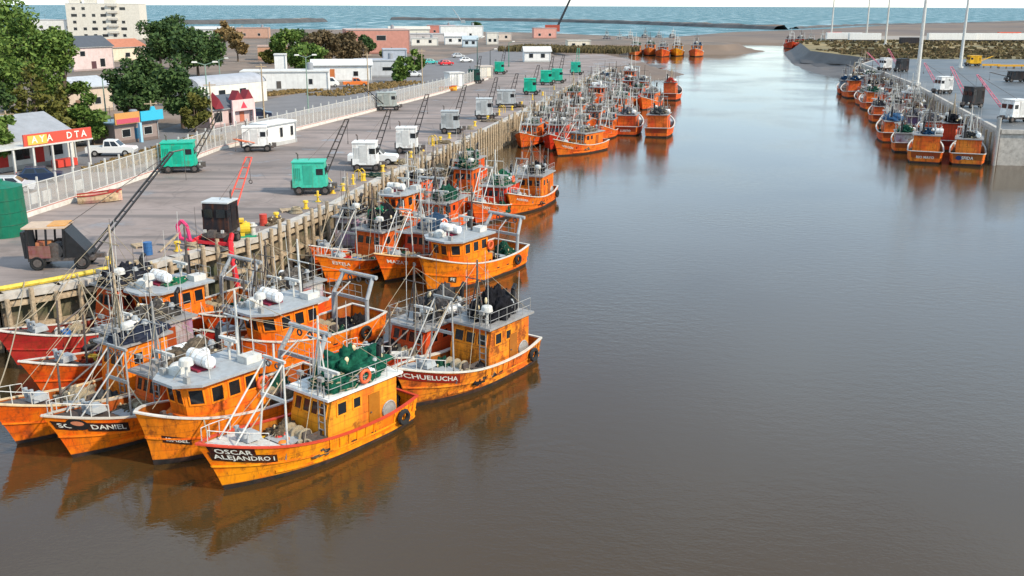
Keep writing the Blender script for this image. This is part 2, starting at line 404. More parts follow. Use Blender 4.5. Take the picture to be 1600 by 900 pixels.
b.build('coping', 'concrete', wall)
def pile_mesh():
    q = MB(); q.tube((0, 0, -1.2), (0, 0, QZ + .25), .17, 8, .15); return q.mesh('fender_pile', 'timber')
k = 0
for p, d in along(QE[2:], 1.35, .3):
    if p.y > 250: break
    o = link('fender_pile', cached('pile', pile_mesh), wall); k += 1
    n_ = Vector((d.y, -d.x, 0))
    o.location = (p.x + n_.x*.3, p.y + n_.y*.3, 0); o.rotation_euler = (rnd.uniform(-.02, .02), rnd.uniform(-.02, .02), rnd.uniform(0, 3)); o.scale = (1, 1, rnd.uniform(.86, 1.16))
for zz in (1.5, 3.0):
    for i in range(2, len(QE)-1):
        a, c = QE[i], QE[i+1]
        q = MB(); q.bar((a[0], a[1], zz), (c[0], c[1], zz), .28, .3); q.build('waler', 'timber', wall)
q = MB(); q.path([(*gp(-60, 468, QZ), QZ+.3), (*gp(0, 459, QZ), QZ+.3), (*gp(90, 443, QZ), QZ+.3), (*gp(172, 426, QZ), QZ+.3)], .16, 6)
tag(q.build('kerb_beam', 'kerb_yellow'), 'yellow kerb beam along the quay edge at the far left', 'kerb')
# mooring bollards: a fat post with a head
def bollard_mesh(v):
    q = MB()
    if v == 0:
        q.tube((0, 0, 0), (0, 0, .55), .17, 10, .14); q.tube((0, 0, .55), (0, 0, .72), .25, 10, .23); q.tube((0, 0, 0), (0, 0, .06), .3, 10)
    else:
        q.tube((0, 0, 0), (0, 0, .95), .11, 8, .10); q.tube((0, 0, .95), (0, 0, 1.02), .13, 8, .04); q.tube((-.3, 0, .6), (.3, 0, .6), .05, 6); q.tube((0, 0, 0), (0, 0, .05), .26, 8)
    return q.mesh('mooring_bollard', 'bollard_yellow')
bol = []
for i, (px, py) in enumerate(((172, 417), (278, 392), (385, 365), (432, 345), (478, 326), (497, 315), (520, 302), (536, 298), (552, 288), (568, 282), (598, 268), (620, 256), (642, 246), (660, 236), (676, 228),
                              (688, 222), (702, 216), (716, 209), (742, 197), (762, 188), (780, 180), (800, 172), (815, 165), (832, 156), (848, 149), (866, 140))):
    x, y = gp(px, py, QZ)
    o = link('mooring_bollard', cached(('bol', i % 3 == 2), lambda v=(i % 3 == 2): bollard_mesh(int(v))))
    o.location = (x, y, QZ); o.rotation_euler = (0, 0, i*1.3); o.scale = (.95, .95, .95)
    tag(o, f'{ORD[i]} yellow mooring bollard from the left along the near quay edge', 'bollard', 'yellow bollards along the quay edge')
# fence: concrete plinth, tall white posts, thin posts, wire panels
fence = empty('port_fence', (FE[2][0], FE[2][1], QZ), 0, 'long pale metal fence with white posts on a low concrete base behind the quay', 'fence')
off = Vector((FE[2][0], FE[2][1], QZ))
b = MB()
for i in range(len(FE)-1):
    b.bar(Vector((*FE[i], QZ+.14)) - off, Vector((*FE[i+1], QZ+.14)) - off, .36, .5)
b.build('plinth', 'pale_concrete', fence)
b = MB()
for i in range(len(FE)-1):
    b.bar(Vector((*FE[i], QZ+.40)) - off, Vector((*FE[i+1], QZ+.40)) - off, .30, .05)
b.build('painted_top', 'clean_paint', fence, color=(.42, .14, .11))
for px, py in ((52, 330), (70, 326), (122, 308)):
    q = MB(); x, y = gp(px, py, QZ); d = Vector((FE[3][0]-FE[2][0], FE[3][1]-FE[2][1], 0)).normalized(); p_ = Vector((x - .1, y, QZ+1.0)) - off
    q.bar(p_, p_ + d*1.3, .06, .9); q.build('notice_board', 'white_paint', fence)
def post_mesh(thin):
    q = MB()
    if thin: q.box((0, 0, .2), (.07, .07, 2.3))
    else: q.box((0, 0, .2), (.13, .13, 2.75))
    return q.mesh('post', 'white_paint')
pts = along(FE, 1.28, .2)
prev = None
for i, (p, d) in enumerate(pts):
    far = p.y > 165
    o = link('post', cached(('post', i % 2), lambda t=i % 2: post_mesh(t)), fence); o.location = Vector((p.x, p.y, QZ)) - off
    o.rotation_euler = (0, 0, math.atan2(d.y, d.x))
    if prev and i % 2 == 0:
        q = MB(); a, c = prev - off + Vector((0, 0, QZ)), p - off + Vector((0, 0, QZ))
        q.quad(a + Vector((0, 0, .4)), c + Vector((0, 0, .4)), c + Vector((0, 0, 2.5)), a + Vector((0, 0, 2.5))); q.build('wire_panel', 'wire_mesh', fence)
        for zz in (.45, 2.5): q = MB(); q.bar(a + Vector((0, 0, zz)), c + Vector((0, 0, zz)), .06); q.build('rail', 'white_paint', fence)
    if i % 2 == 0: prev = p
# mud tip beyond the end of the quay
b = MB(); tip = [gp(930, 118, .3), gp(975, 116, .3), gp(1010, 111, .2), gp(1044, 104, .1), (34, 345), (14, 352), (20, 300)]
b.add([(x, y, .25 if i in (1, 2, 3) else 2.2) for i, (x, y) in enumerate(tip)], [tuple(range(7))])
tag(b.build('mud_bank', 'mud'), kind='structure')

# right bank
c0 = gp(1557, 258, 0)
RE = [c0, (84, 212), (98, 285)]
RZ = 4.6
rq = [(150, 112), (c0[0] + 8, c0[1] - 1.2), c0, RE[1], RE[2], (112, 312), (330, 312), (420, 180)]
wall2 = empty('far_quay_wall', (0, 0, 0)); tag(wall2, kind='structure')
sheet('far_quay_apron', rq, RZ, 'wet_asphalt')
b = MB()
for a, c in zip(rq[:5], rq[1:6]): b.quad((a[0], a[1], -1), (c[0], c[1], -1), (c[0], c[1], RZ-.01), (a[0], a[1], RZ-.01))
b.build('wall_face', 'concrete', wall2)
b = MB()
for a, c in zip(rq[:5], rq[1:6]): b.bar((a[0], a[1], RZ-.2), (c[0], c[1], RZ-.2), .5, .5)
b.build('coping', 'concrete', wall2)
for p, d in along(RE, 3.0, 1.0):
    o = link('fender_pile', cached('pile', pile_mesh), wall2); o.location = (p.x - d.y*.35, p.y + d.x*.35, 0)
q = MB(); q.tube((0, 0, -1), (0, 0, 6.2), .28, 10, .26); o = q.build('fender_post', 'galv', wall2); o.location = (c0[0] - .5, c0[1] - .2, 0)
marsh = [(112, 312), (108, 370), (128, 455), (160, 500), (1200, 520), (1200, 200), (420, 180), (330, 312)]
sheet('far_bank_ground', marsh, RZ - .05, 'dry_grass')
skirt('far_bank_slope', [RE[2], (112, 312), (108, 370), (128, 455), (160, 500)][::-1], RZ - .06, 7, -.6, 'mud')
b = MB()
outer = [gp(1345, 130, 0), gp(1320, 124, 0), gp(1290, 119, 0), gp(1260, 112, 0), gp(1240, 104, 0), gp(1230, 97, 0), gp(1250, 90, 0), gp(1300, 84, 0)]
inner = [gp(1350, 112, 4), gp(1345, 106, 3.6), gp(1335, 100, 3.2), gp(1322, 95, 3), gp(1312, 91, 3), gp(1308, 88, 3), gp(1312, 86, 3.4), gp(1325, 82, 3.8)]
zi = [4.2, 3.0, 2.0, 1.6, 1.6, 1.8, 2.4, 3.2]
bank('mud_slope', [(x, y, z) for (x, y), z in zip(inner, zi)], [(x, y, -.15) for x, y in outer], 'mud')
sheet('mud_top', inner, 2.0, 'mud')
sand = [(86, 552), (118, 560), (148, 556), (165, 505), (1200, 525), (2600, 900), (2600, 2600), (900, 1700), (420, 1130), (270, 900), (170, 790), (95, 640)]
sheet('sand_flat', sand, .9, 'sand')
skirt('beach', [sand[-1]] + sand[:3] + [(162, 515)], .9, 8, -.5, 'sand')
sheet('far_road', [(160, 500), (1200, 520), (1200, 600), (380, 585), (175, 560)], RZ - .02, 'gravel')
skirt('far_road_bank', [(160, 500), (175, 560), (380, 585), (1200, 600)], RZ - .02, -9, .8, 'sand')
# breakwaters
def breakwater(name, label, pts, w, h, m):
    b = MB(); ring = []
    ss = along(pts, 14)
    for i, (p, d) in enumerate(ss):
        n_ = Vector((-d.y, d.x, 0))
        for off_, zz in ((-w, -1), (-w*.55, h*.75), (-w*.3, h), (w*.3, h), (w*.55, h*.75), (w, -1)):
            j = mnoise.noise(Vector((i*.7, off_*.3, h)))*1.1
            b.v.append((p.x + n_.x*(off_ + j*2), p.y + n_.y*(off_ + j*2), zz + (j if zz > 0 else 0)))
    for i in range(len(ss)-1):
        for j in range(5): b.f.append((i*6+j, i*6+j+1, i*6+6+j+1, i*6+6+j)); b.mi.append(1 if j == 2 else 0)
    return tag(b.build(name, [m, 'sand']), label, 'breakwater')
breakwater('breakwater', 'long dark rock breakwater stretching across the river mouth before the sea', [gp(614, 31), gp(800, 33), gp(900, 35), gp(1000, 38), gp(1100, 42), gp(1235, 47)], 9, 3.6, 'rock')
breakwater('breakwater', 'short sandy breakwater reaching into the sea behind the town', [gp(255, 38), gp(400, 37), gp(508, 34)], 12, 4.5, 'rock')
breakwater('rock_bank', 'low dark rock bank on the sand behind the far right road', [gp(1240, 45), gp(1340, 40), gp(1700, 34)], 7, 1.6, 'rock')

# ---------------------------------------------------------------- fishing boats
class Hull:
    def __init__(s, L, B, kind):
        s.L, s.B, s.kind = L, B, kind
        s.z0, s.zb = (1.15, 1.35) if kind == 'A' else (1.45, 1.25)
        s.rake = .36 if kind == 'A' else .12
    def sheer(s, t):
        return s.z0 + s.zb*max(0, (t-.35)/.65)**2.0 + .22*max(0, (.35-t)/.35)**2
    def half(s, t, k):
        """half breadth at station t (0 stern, 1 stem), k = 0 keel, .33 water, 1 rail"""
        pd = 3.2 if s.kind == 'A' else 5.4; pw = 1.9 if s.kind == 'A' else 3.3
        def plan(p): return (.84 + .16*math.sin(min(1, t/.25)*PI/2)) if t < .45 else (1 - ((t-.45)/.55)**p)
        w = plan(pw)*.90; d = plan(pd)
        if k < .33: return s.B/2*w*(.18 + .82*(k/.33)**.6)
        kk = (k-.33)/.67
        return s.B/2*(w + (d-w)*kk**1.15)
    def pt(s, t, z, off=0.):
        sh = s.sheer(t); k = (.33 + .67*z/sh) if z >= 0 else .33*(1 + z/.9)
        xs = -s.L/2 - .12*z; xb = s.L/2 + (s.rake*z if z > 0 else .35*z) + (.05*z*z if z > 0 else 0)
        return Vector((xs + t*(xb-xs), s.half(t, k) + off, z))
    def at_x(s, x, z):
        xs = -s.L/2 - .12*z; xb = s.L/2 + s.rake*max(z, 0) + .05*z*z
        return min(1, max(0, (x-xs)/(xb-xs)))
    def deck(s, t): return s.sheer(t) - (.72 if s.kind == 'A' else .85)

class Kit:
    def __init__(s): s.p = []
    def add(s, name, mb, mt, role=None, sub=None, smooth=False, loc=None):
        me = mb if isinstance(mb, bpy.types.Mesh) else mb.mesh(name, mt, smooth)
        s.p.append((name, me, role, sub, loc)); return len(s.p)-1
    def place(s, root, cols):
        out = []
        for name, me, role, sub, loc in s.p:
            col = cols.get(role) if isinstance(role, str) else role
            o = link(name, me, out[sub] if sub is not None else root, col)
            if loc: o.location = loc
            out.append(o)
        return out

def hull_parts(K, H, det):
    ns, zs_n = (26, 9) if det == 2 else ((16, 6) if det == 1 else (11, 5))
    b = MB(); side = []
    for sgn in (1, -1):
        base = len(b.v)
        for i in range(ns+1):
            t = (i/ns)**.9; sh = H.sheer(t)
            zz = [-.85, -.35, .0, .2] + [.2 + (sh-.2)*(j/(zs_n-3))**.9 for j in range(1, zs_n-2)]
            for z in zz:
                p = H.pt(t, z); b.v.append((p.x, sgn*p.y, z))
        nz_ = len(zz)
        for i in range(ns):
            for j in range(nz_-1):
                q = (base+i*nz_+j, base+(i+1)*nz_+j, base+(i+1)*nz_+j+1, base+i*nz_+j+1)
                b.f.append(q if sgn < 0 else q[::-1]); b.mi.append(1 if j < 3 else 0)
        side.append((base, nz_))
    (b1, nz_), (b2, _) = side
    for j in range(nz_-1):                                              # transom
        b.f.append((b1+j, b1+j+1, b2+j+1, b2+j)); b.mi.append(1 if j < 3 else 0)
    hull = K.add('hull', b, ['boat_paint', 'boot_paint'], 'hull')
    # inner bulwark and deck
    b = MB(); d = MB(); n2 = ns
    for sgn in (1, -1):
        o = len(b.v)
        for i in range(n2+1):
            t = i/n2*.985
            p = H.pt(t, H.sheer(t)); q = H.pt(t, H.deck(t)); y = max(.0, min(p.y, q.y)-.09)
            b.v += [(p.x, sgn*max(0, p.y-.09), p.z-.01), (q.x, sgn*y, q.z)]
        for i in range(n2): f = (o+2*i, o+2*i+2, o+2*i+3, o+2*i+1); b.f.append(f if sgn > 0 else f[::-1]); b.mi.append(0)
    b.f.append((0, 1, 2*(n2+1)+1, 2*(n2+1))); b.mi.append(0)
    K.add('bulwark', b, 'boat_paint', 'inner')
    for i in range(n2+1):
        t = i/n2*.985; q = H.pt(t, H.deck(t)); y = max(0, q.y-.06)
        d.v += [(q.x, y, q.z), (q.x, -y, q.z)]
    for i in range(n2): d.f.append((2*i, 2*i+1, 2*i+3, 2*i+2)); d.mi.append(0)
    K.add('deck', d, 'deck_paint')
    r = MB()                                                            # cap rail and rubbing strakes
    for sgn in (1, -1):
        pts = [H.pt(i/ns, H.sheer(i/ns)) for i in range(ns+1)]
        for i in range(ns): r.bar((pts[i].x, sgn*(pts[i].y-.04), pts[i].z+.02), (pts[i+1].x, sgn*(pts[i+1].y-.04), pts[i+1].z+.02), .16, .07)
    a = H.pt(0, H.sheer(0)); r.bar((a.x, -a.y, a.z+.02), (a.x, a.y, a.z+.02), .16, .075)
    K.add('cap_rail', r, 'clean_paint', 'rail')
    if det:
        for frac, t1, rr in ((.50, 1.0, .055), (.16, .80, .07)):
            r = MB()
            for sgn in (1, -1):
                pts = [H.pt(t1*i/ns, (H.sheer(t1*i/ns))*frac + (.12 if frac < .3 else .02*i/ns)) for i in range(ns+1)]
                for i in range(ns): r.bar((pts[i].x, sgn*pts[i].y, pts[i].z), (pts[i+1].x, sgn*pts[i+1].y, pts[i+1].z), rr*1.6, rr*1.5)
            K.add('rubbing_strake', r, 'boat_paint', 'hull')
    return hull

def window(K, c, ux, uz, w, h, n, sub=None, det=2, frame_role='house'):
    """pane set in a raised frame; c centre on the wall, ux/uz in-plane axes, n outward"""
    c, ux, uz, n = Vector(c), Vector(ux).normalized(), Vector(uz).normalized(), Vector(n).normalized()
    def P(a, bb, o): return c + ux*a + uz*bb + n*o
    p = MB()
    p.hexa([P(-w/2, -h/2, -.02), P(w/2, -h/2, -.02), P(w/2, h/2, -.02), P(-w/2, h/2, -.02), P(-w/2, -h/2, .012), P(w/2, -h/2, .012), P(w/2, h/2, .012), P(-w/2, h/2, .012)])
    if det < 2: return K.add('window', p, 'glass', None, sub)
    f = MB(); k = .05
    for a0, b0, a1, b1 in ((-w/2-k/2, -h/2, -w/2-k/2, h/2), (w/2+k/2, -h/2, w/2+k/2, h/2), (-w/2-k, -h/2-k/2, w/2+k, -h/2-k/2), (-w/2-k, h/2+k/2, w/2+k, h/2+k/2)):
        f.bar(P(a0, b0, .01), P(a1, b1, .01), k, .08)
    i = K.add('window', f, 'clean_paint', frame_role, sub)
    if sub is None: K.add('pane', p, 'glass', None, i)
    else: K.add('pane', p, 'glass', None, sub)
    return i

def rails(K, pts, h, name='railing', step=.8, r=.017, mt='galv', mids=1):
    b = MB()
    for i in range(len(pts)-1):
        a, c = Vector(pts[i]), Vector(pts[i+1]); n = max(1, round((c-a).length/step))
        for j in range(n+1):
            p = a.lerp(c, j/n); b.tube(p, p + Vector((0, 0, h)), r, 4)
        for q in range(mids+1):
            zz = h*(q+1)/(mids+1); b.tube(a + Vector((0, 0, zz)), c + Vector((0, 0, zz)), r, 4)
    K.add(name, b, mt)

def aframe(K, H, x, zd, h, w, xf, mt='white_paint'):
    """two splayed legs with a head beam, a mid beam and raking stays to the stem"""
    for s_ in (1, -1):
        b = MB(); b.tube((x, s_*w, zd), (x - .25, s_*w*.62, zd + h), .055, 6, .045); K.add('gantry_leg', b, mt)
        t = H.at_x(xf, H.sheer(.95)); zf = H.sheer(t)
        b = MB(); b.tube((xf, s_*w*.55, zf), (x - .22, s_*w*.62, zd + h - .1), .042, 6); K.add('gantry_stay', b, mt)
    b = MB(); b.bar((x - .25, -w*.75, zd + h), (x - .25, w*.75, zd + h), .12, .11)
    m_ = MB(); m_.bar((x - .12, -w*.85, zd + h*.58), (x - .12, w*.85, zd + h*.58), .08, .16)
    b.tube((x - .25, 0, zd + h), (x - .25, 0, zd + h + .7), .05, 6)
    K.add('gantry_beam', b, mt); K.add('cross_beam', m_, mt)
    for yy in (-.3, .3): b = MB(); b.torus((x - .15, yy*w, zd + h - .24), .12, .035, 'x', 10, 5); K.add('pulley', b, 'steel')

def winch(K, x, y, z, s_=1.):
    b = MB(); b.box((x, y, z), (.9*s_, 1.3*s_, .16)); b.box((x, y-.6*s_, z+.16), (.7*s_, .1, .7*s_), top=(.6, 1)); b.box((x, y+.6*s_, z+.16), (.7*s_, .1, .7*s_), top=(.6, 1))
    i = K.add('winch', b, 'steel')
    d = MB(); d.tube((x, y-.5*s_, z+.55*s_), (x, y+.5*s_, z+.55*s_), .26*s_, 12)
    for yy in (-.5, 0, .5): d.tube((x, y+yy*s_-.03, z+.55*s_), (x, y+yy*s_+.03, z+.55*s_), .42*s_, 14)
    K.add('drum', d, 'rope', None, i)

def whips(K, spots, z):
    for x, y, h in spots:
        b = MB(); b.tube((x, y, z), (x + .04*h*rnd.uniform(-1, 1), y + .03*h*rnd.uniform(-1, 1), z + h), .026, 5, .012); K.add('antenna', b, 'white_paint' if len(K.p) % 3 else 'steel')

def raft(K, x, y, z, rz=0, col=(.75, .74, .72)):
    b = MB(); d = Vector((math.cos(rz), math.sin(rz), 0))*.55
    p = Vector((x, y, z+.34)); b.tube(p-d, p+d, .3, 12); b.tube(p-d*1.12, p-d, .2, 12, .3); b.tube(p+d, p+d*1.12, .3, 12, .2)
    i = K.add('life_raft', b, 'plastic', col, smooth=False)
    b = MB(); b.bar(p-d*.5+Vector((0, 0, -.34)), p-d*.5+Vector((0, 0, -.2)), .5, .1); b.bar(p+d*.5+Vector((0, 0, -.34)), p+d*.5+Vector((0, 0, -.2)), .5, .1)
    b.torus(p+d*.45, .31, .02, 'x' if abs(d.x) > abs(d.y) else 'y', 12, 4); b.torus(p-d*.45, .31, .02, 'x' if abs(d.x) > abs(d.y) else 'y', 12, 4)
    K.add('cradle', b, 'galv', None, i)

def lifebuoy(K, c, ax='y'):
    b = MB(); b.torus(c, .29, .085, ax, 16, 7); K.add('lifebuoy', b, 'plastic', (.75, .12, .04), smooth=True)

def radar(K, x, y, z, dome=False):
    b = MB(); b.tube((x, y, z), (x, y, z+.7), .06, 6)
    if dome: b.tube((x, y, z+.7), (x, y, z+.95), .34, 14, .30); b.ball((x, y, z+.95), (.3, .3, .1), 14, 3, half=True)
    else: b.box((x, y, z+.7), (.3, .3, .22)); b.box((x, y, z+.94), (.16, 1.3, .13))
    K.add('radar', b, 'white_paint')

def kit_A(L, B, det, var=0):
    """open working foredeck with gantry, deckhouse aft"""
    r_ = random.Random(100 + var); K = Kit(); H = Hull(L, B, 'A'); K.H = H
    hull_parts(K, H, det)
    # foredeck
    b = MB(); n = 8; pts = []
    for i in range(n+1):
        t = .74 + .255*i/n; p = H.pt(t, H.sheer(t)-.08); pts.append((p.x, max(0, p.y-.1), p.z))
    b.add([(x, y, z) for x, y, z in pts] + [(x, -y, z) for x, y, z in pts], [(i, n+1+i, n+2+i, i+1) for i in range(n)])
    p = pts[0]; b.quad((p[0], p[1], p[2]), (p[0], -p[1], p[2]), (p[0], -p[1], p[2]-.6), (p[0], p[1], p[2]-.6))
    K.add('foredeck', b, ('white_paint', 'grey_paint', 'deck_paint', 'steel', 'deck_paint')[var % 5])
    zd = H.deck(.3)
    x0, x1, hh = ((-.40, .02, 2.4), (-.41, -.03, 2.65), (-.40, .05, 2.25), (-.38, -.10, 2.95), (-.42, .07, 2.15))[var % 5]; x0 *= L; x1 *= L; w = B*(.34, .36, .33, .31, .37)[var % 5]; zt = zd + hh
    b = MB(); prof = [(x0, zd), (x1+.15, zd), (x1+.10, zd + hh*.5), (x1 - .18, zt), (x0, zt)]
    b.sideprism(prof, -w, w); K.add('deckhouse', b, 'boat_paint', 'house')
    b = MB(); b.box(((x0+x1)/2 - .02, 0, zt), (x1-x0+.55, 2*w+.36, .12)); K.add('roof', b, 'clean_paint', 'roof')
    sl = Vector((-.28, 0, hh*.5)).normalized(); nf = Vector((sl.z, 0, -sl.x))
    k = 4 if var % 2 == 0 else 3; ww = (2*w - .3)/k
    for i in range(k):
        y = -w + .15 + ww*(i+.5)
        window(K, (x1 - .03, y, zd + hh*.74), (0, 1, 0), sl, ww*.72, .6, nf, det=det)
    for s_ in (1, -1):
        window(K, (x1 - .75, s_*w, zd + hh*.74), (1, 0, 0), (0, 0, 1), .55, .6, (0, s_, 0), det=det)
        if det:
            window(K, (x1 - 1.7, s_*w, zd + hh*.74), (1, 0, 0), (0, 0, 1), .45, .5, (0, s_, 0), det=det)
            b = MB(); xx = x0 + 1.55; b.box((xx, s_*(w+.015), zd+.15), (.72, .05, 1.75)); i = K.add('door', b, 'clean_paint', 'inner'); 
            b = MB(); b.tube((xx+.25, s_*(w+.04), zd+1.0), (xx+.25, s_*(w+.1), zd+1.0), .04, 6); K.add('handle', b, 'steel', None, i)
        if det == 2:
            b = MB(); b.tube((x0+.55, s_*(w-.01), zd+.75), (x0+.55, s_*(w+.05), zd+.75), .42, 16); b.torus((x0+.55, s_*(w+.03), zd+.75), .42, .05, 'y', 18, 5); K.add('round_hatch', b, 'galv')
    rails(K, [(x0, -w-.1, zt+.12), (x1+.1, -w-.1, zt+.12), (x1+.1, w+.1, zt+.12), (x0, w+.1, zt+.12)] if det == 2 else [(x0, w, zt+.12), (x1, w, zt+.12), (x1, -w, zt+.12)], .85, step=.75 if det == 2 else 1.4, mids=1 if det else 0)
    # mast on the house
    b = MB(); b.tube((x1-.6, 0, zt+.1), (x1-.6, 0, zt+3.6), .09, 8, .05); b.tube((x1-.6, -.8, zt+2.5), (x1-.6, .8, zt+2.5), .035, 5)
    b.tube((x1-.6, .55, zt+.1), (x1-.6, .05, zt+2.4), .04, 5); b.tube((x1-.6, -.55, zt+.1), (x1-.6, -.05, zt+2.4), .04, 5); K.add('mast', b, ('white_paint', 'steel', 'galv', 'timber', 'steel')[var % 5])
    radar(K, x1-.55, .0 if det == 0 else .7, zt+.12, var % 2 == 1)
    if det:
        b = MB(); b.tube((x0+.4, .5, zt+.1), (x0+.4, .5, zt+1.4), .13, 8); b.tube((x0+.4, .5, zt+1.4), (x0+.15, .5, zt+1.65), .13, 8); K.add('exhaust', b, 'black_paint')
        raft(K, x0+1.0 + .5*(var % 3), -w+.4, zt+.12, PI/2 if var % 3 == 1 else 0); 
        if det == 2 and var % 2 == 0: raft(K, x0+1.9, w-.35, zt+.12)
        if var == 0: lifebuoy(K, (x0+2.2, w+.12, zt+.55))

        whips(K, [(x1-.2, w*.8, 2.6 + r_.random()), (x1-1.1, -w*.8, 3.2 + r_.random()), (x0+.3, w*.6, 2.4), (x0+1.4, -w*.5, 3.6), (x1-.4, -w*.3, 1.9)], zt+.1)
    # gantry on the foredeck and working gear
    xg = .235*L
    if var % 5 < 3: aframe(K, H, xg, H.deck(.72), (4.2, 4.4, 3.7)[var % 5], B*(.26, .24, .3)[var % 5], .47*L, 'galv' if var % 3 else 'white_paint')
    else:
        b = MB(); b.tube((xg, 0, H.deck(.72)), (xg-.1, 0, H.deck(.72)+(3.2, 2.4)[var % 2]), .07, 8, .05); b.tube((xg, 0, H.deck(.72)+.9), (.02*L, B*.12, H.deck(.6)+2.3), .05, 6); K.add('derrick', b, 'steel')
    if det:
        winch(K, .10*L, 0, H.deck(.55), 1.0)
        b = MB(); b.box((.17*L, -.1, H.deck(.62)), (.9, 1.3, .4)); b.box((.17*L, -.1, H.deck(.62)+.4), (1.0, 1.4, .07)); K.add('fish_hatch', b, 'grey_paint')
        b = MB()
        for i in range(4): b.torus((.13*L + .05*i, B*.27, H.deck(.6)+.12+.13*i), .33 - .02*i, .07, 'z', 14, 5)
        K.add('coiled_hose', b, 'rope')
        b = MB(); b.tube((.40*L, -.25, H.sheer(.9)-.05), (.40*L, -.25, H.sheer(.9)+.4), .1, 8); b.tube((.40*L, .25, H.sheer(.9)-.05), (.40*L, .25, H.sheer(.9)+.4), .1, 8); b.tube((.40*L, -.45, H.sheer(.9)+.28), (.40*L, .45, H.sheer(.9)+.28), .06, 6); K.add('bitts', b, 'grey_paint')
        b = MB(); b.box((.36*L, 0, H.sheer(.85)-.1), (.8, .8, .3), top=(.8, .8)); K.add('fore_hatch', b, 'grey_paint')
    if det:
        for a_, c_, r__ in (((x1-.6, 0, zt+3.4), (.47*L, 0, H.sheer(.95)+.2), .016), ((x1-.6, .1, zt+3.3), (x0, w, zt+.2), .014), ((x1-.6, -.1, zt+3.3), (x0, -w, zt+.2), .014), ((x1-.6, .1, zt+2.5), (.2*L, B*.44, H.sheer(.66)), .016)):
            b = MB(); b.tube(a_, c_, r__, 4); K.add('rigging_wire', b, 'rope')
        zz = H.deck(.5)
        b = MB(); b.box((.075*L, B*.22, zz+.5), (1.3, .8, .08)); 
        for ax_, ay_ in ((-.55, -.3), (.55, -.3), (-.55, .3), (.55, .3)): b.box((.075*L+ax_, B*.22+ay_, zz), (.07, .07, .5))
        b.box((.075*L, B*.22, zz+.58), (1.3, .06, .22)); K.add('sorting_table', b, 'steel')
        for vx, vy in ((-.05, .5), (-.2, -.55)):
            b = MB(); b.tube((x0+.9+vx, vy*w, zt+.1), (x0+.9+vx, vy*w, zt+.75), .09, 8); b.tube((x0+.9+vx, vy*w, zt+.75), (x0+.9+vx, vy*w, zt+.95), .2, 10, .12); K.add('ventilator', b, 'grey_paint')
        b = MB(); 
        for q_ in range(6): b.bar((x1+.16, w*.72-.2, zd+.2+.36*q_), (x1+.16, w*.72+.2, zd+.2+.36*q_), .04)
        b.bar((x1+.17, w*.72-.2, zd), (x1+.17, w*.72-.2, zt+.7), .05); b.bar((x1+.17, w*.72+.2, zd), (x1+.17, w*.72+.2, zt+.7), .05); K.add('ladder', b, 'galv')
        b = MB(); b.tube((.30*L, -B*.2, H.sheer(.8)), (.02*L, -B*.30, zt+1.2), .032, 5); K.add('derrick_pole', b, 'timber')
        for s_ in (1, -1):
            b = MB(); b.box((x1-.05, s_*w*.55, zt+.75), (.18, .3, .2)); b.tube((x1-.05, s_*w*.55, zt+.12), (x1-.05, s_*w*.55, zt+.75), .03, 4); K.add('deck_light', b, 'galv')
    if det == 2:
        for s_ in (1, -1):
            for t in (.30, .42, .56): 
                z = H.deck(t)+.16; p = H.pt(t, z); b = MB(); b.box((p.x, s_*(p.y-.02), z-.08), (.32, .09, .17)); K.add('scupper', b, 'black_paint')
            b = MB()
            for i in range(11):
                t = .03 + .035*i if i < 5 else .30 + .05*(i-5); za, zb_ = H.sheer(t)*.55, H.sheer(t)-.02; p, q = H.pt(t, za), H.pt(t, zb_); b.bar((p.x, s_*(p.y), za), (q.x, s_*(q.y), zb_), .07, .08)
            K.add('bulwark_ribs', b, 'boat_paint', 'hull')
            b = MB()
            pp = [H.pt(t, H.sheer(t)) for t in (.80, .86, .92, .97)]
            for i, q in enumerate(pp):
                b.tube((q.x, s_*max(.02, q.y-.1), q.z), (q.x, s_*max(.02, q.y-.1), q.z+.65), .025, 4)
                if i: a = pp[i-1]; b.tube((a.x, s_*max(.02, a.y-.1), a.z+.65), (q.x, s_*max(.02, q.y-.1), q.z+.65), .022, 4)
            K.add('bow_rail', b, 'white_paint')
        for s_ in (1, -1):
            b = MB(); p = H.pt(.12, H.sheer(.12)); b.torus((p.x, s_*(p.y+.12), p.z-.45), .3, .12, 'y', 14, 6); K.add('tyre_fender', b, 'rubber')
    K.roof_z = zt + .12; K.roof_x = (x0+x1)/2; K.roof_w = w; K.roof_l = x1-x0
    return K

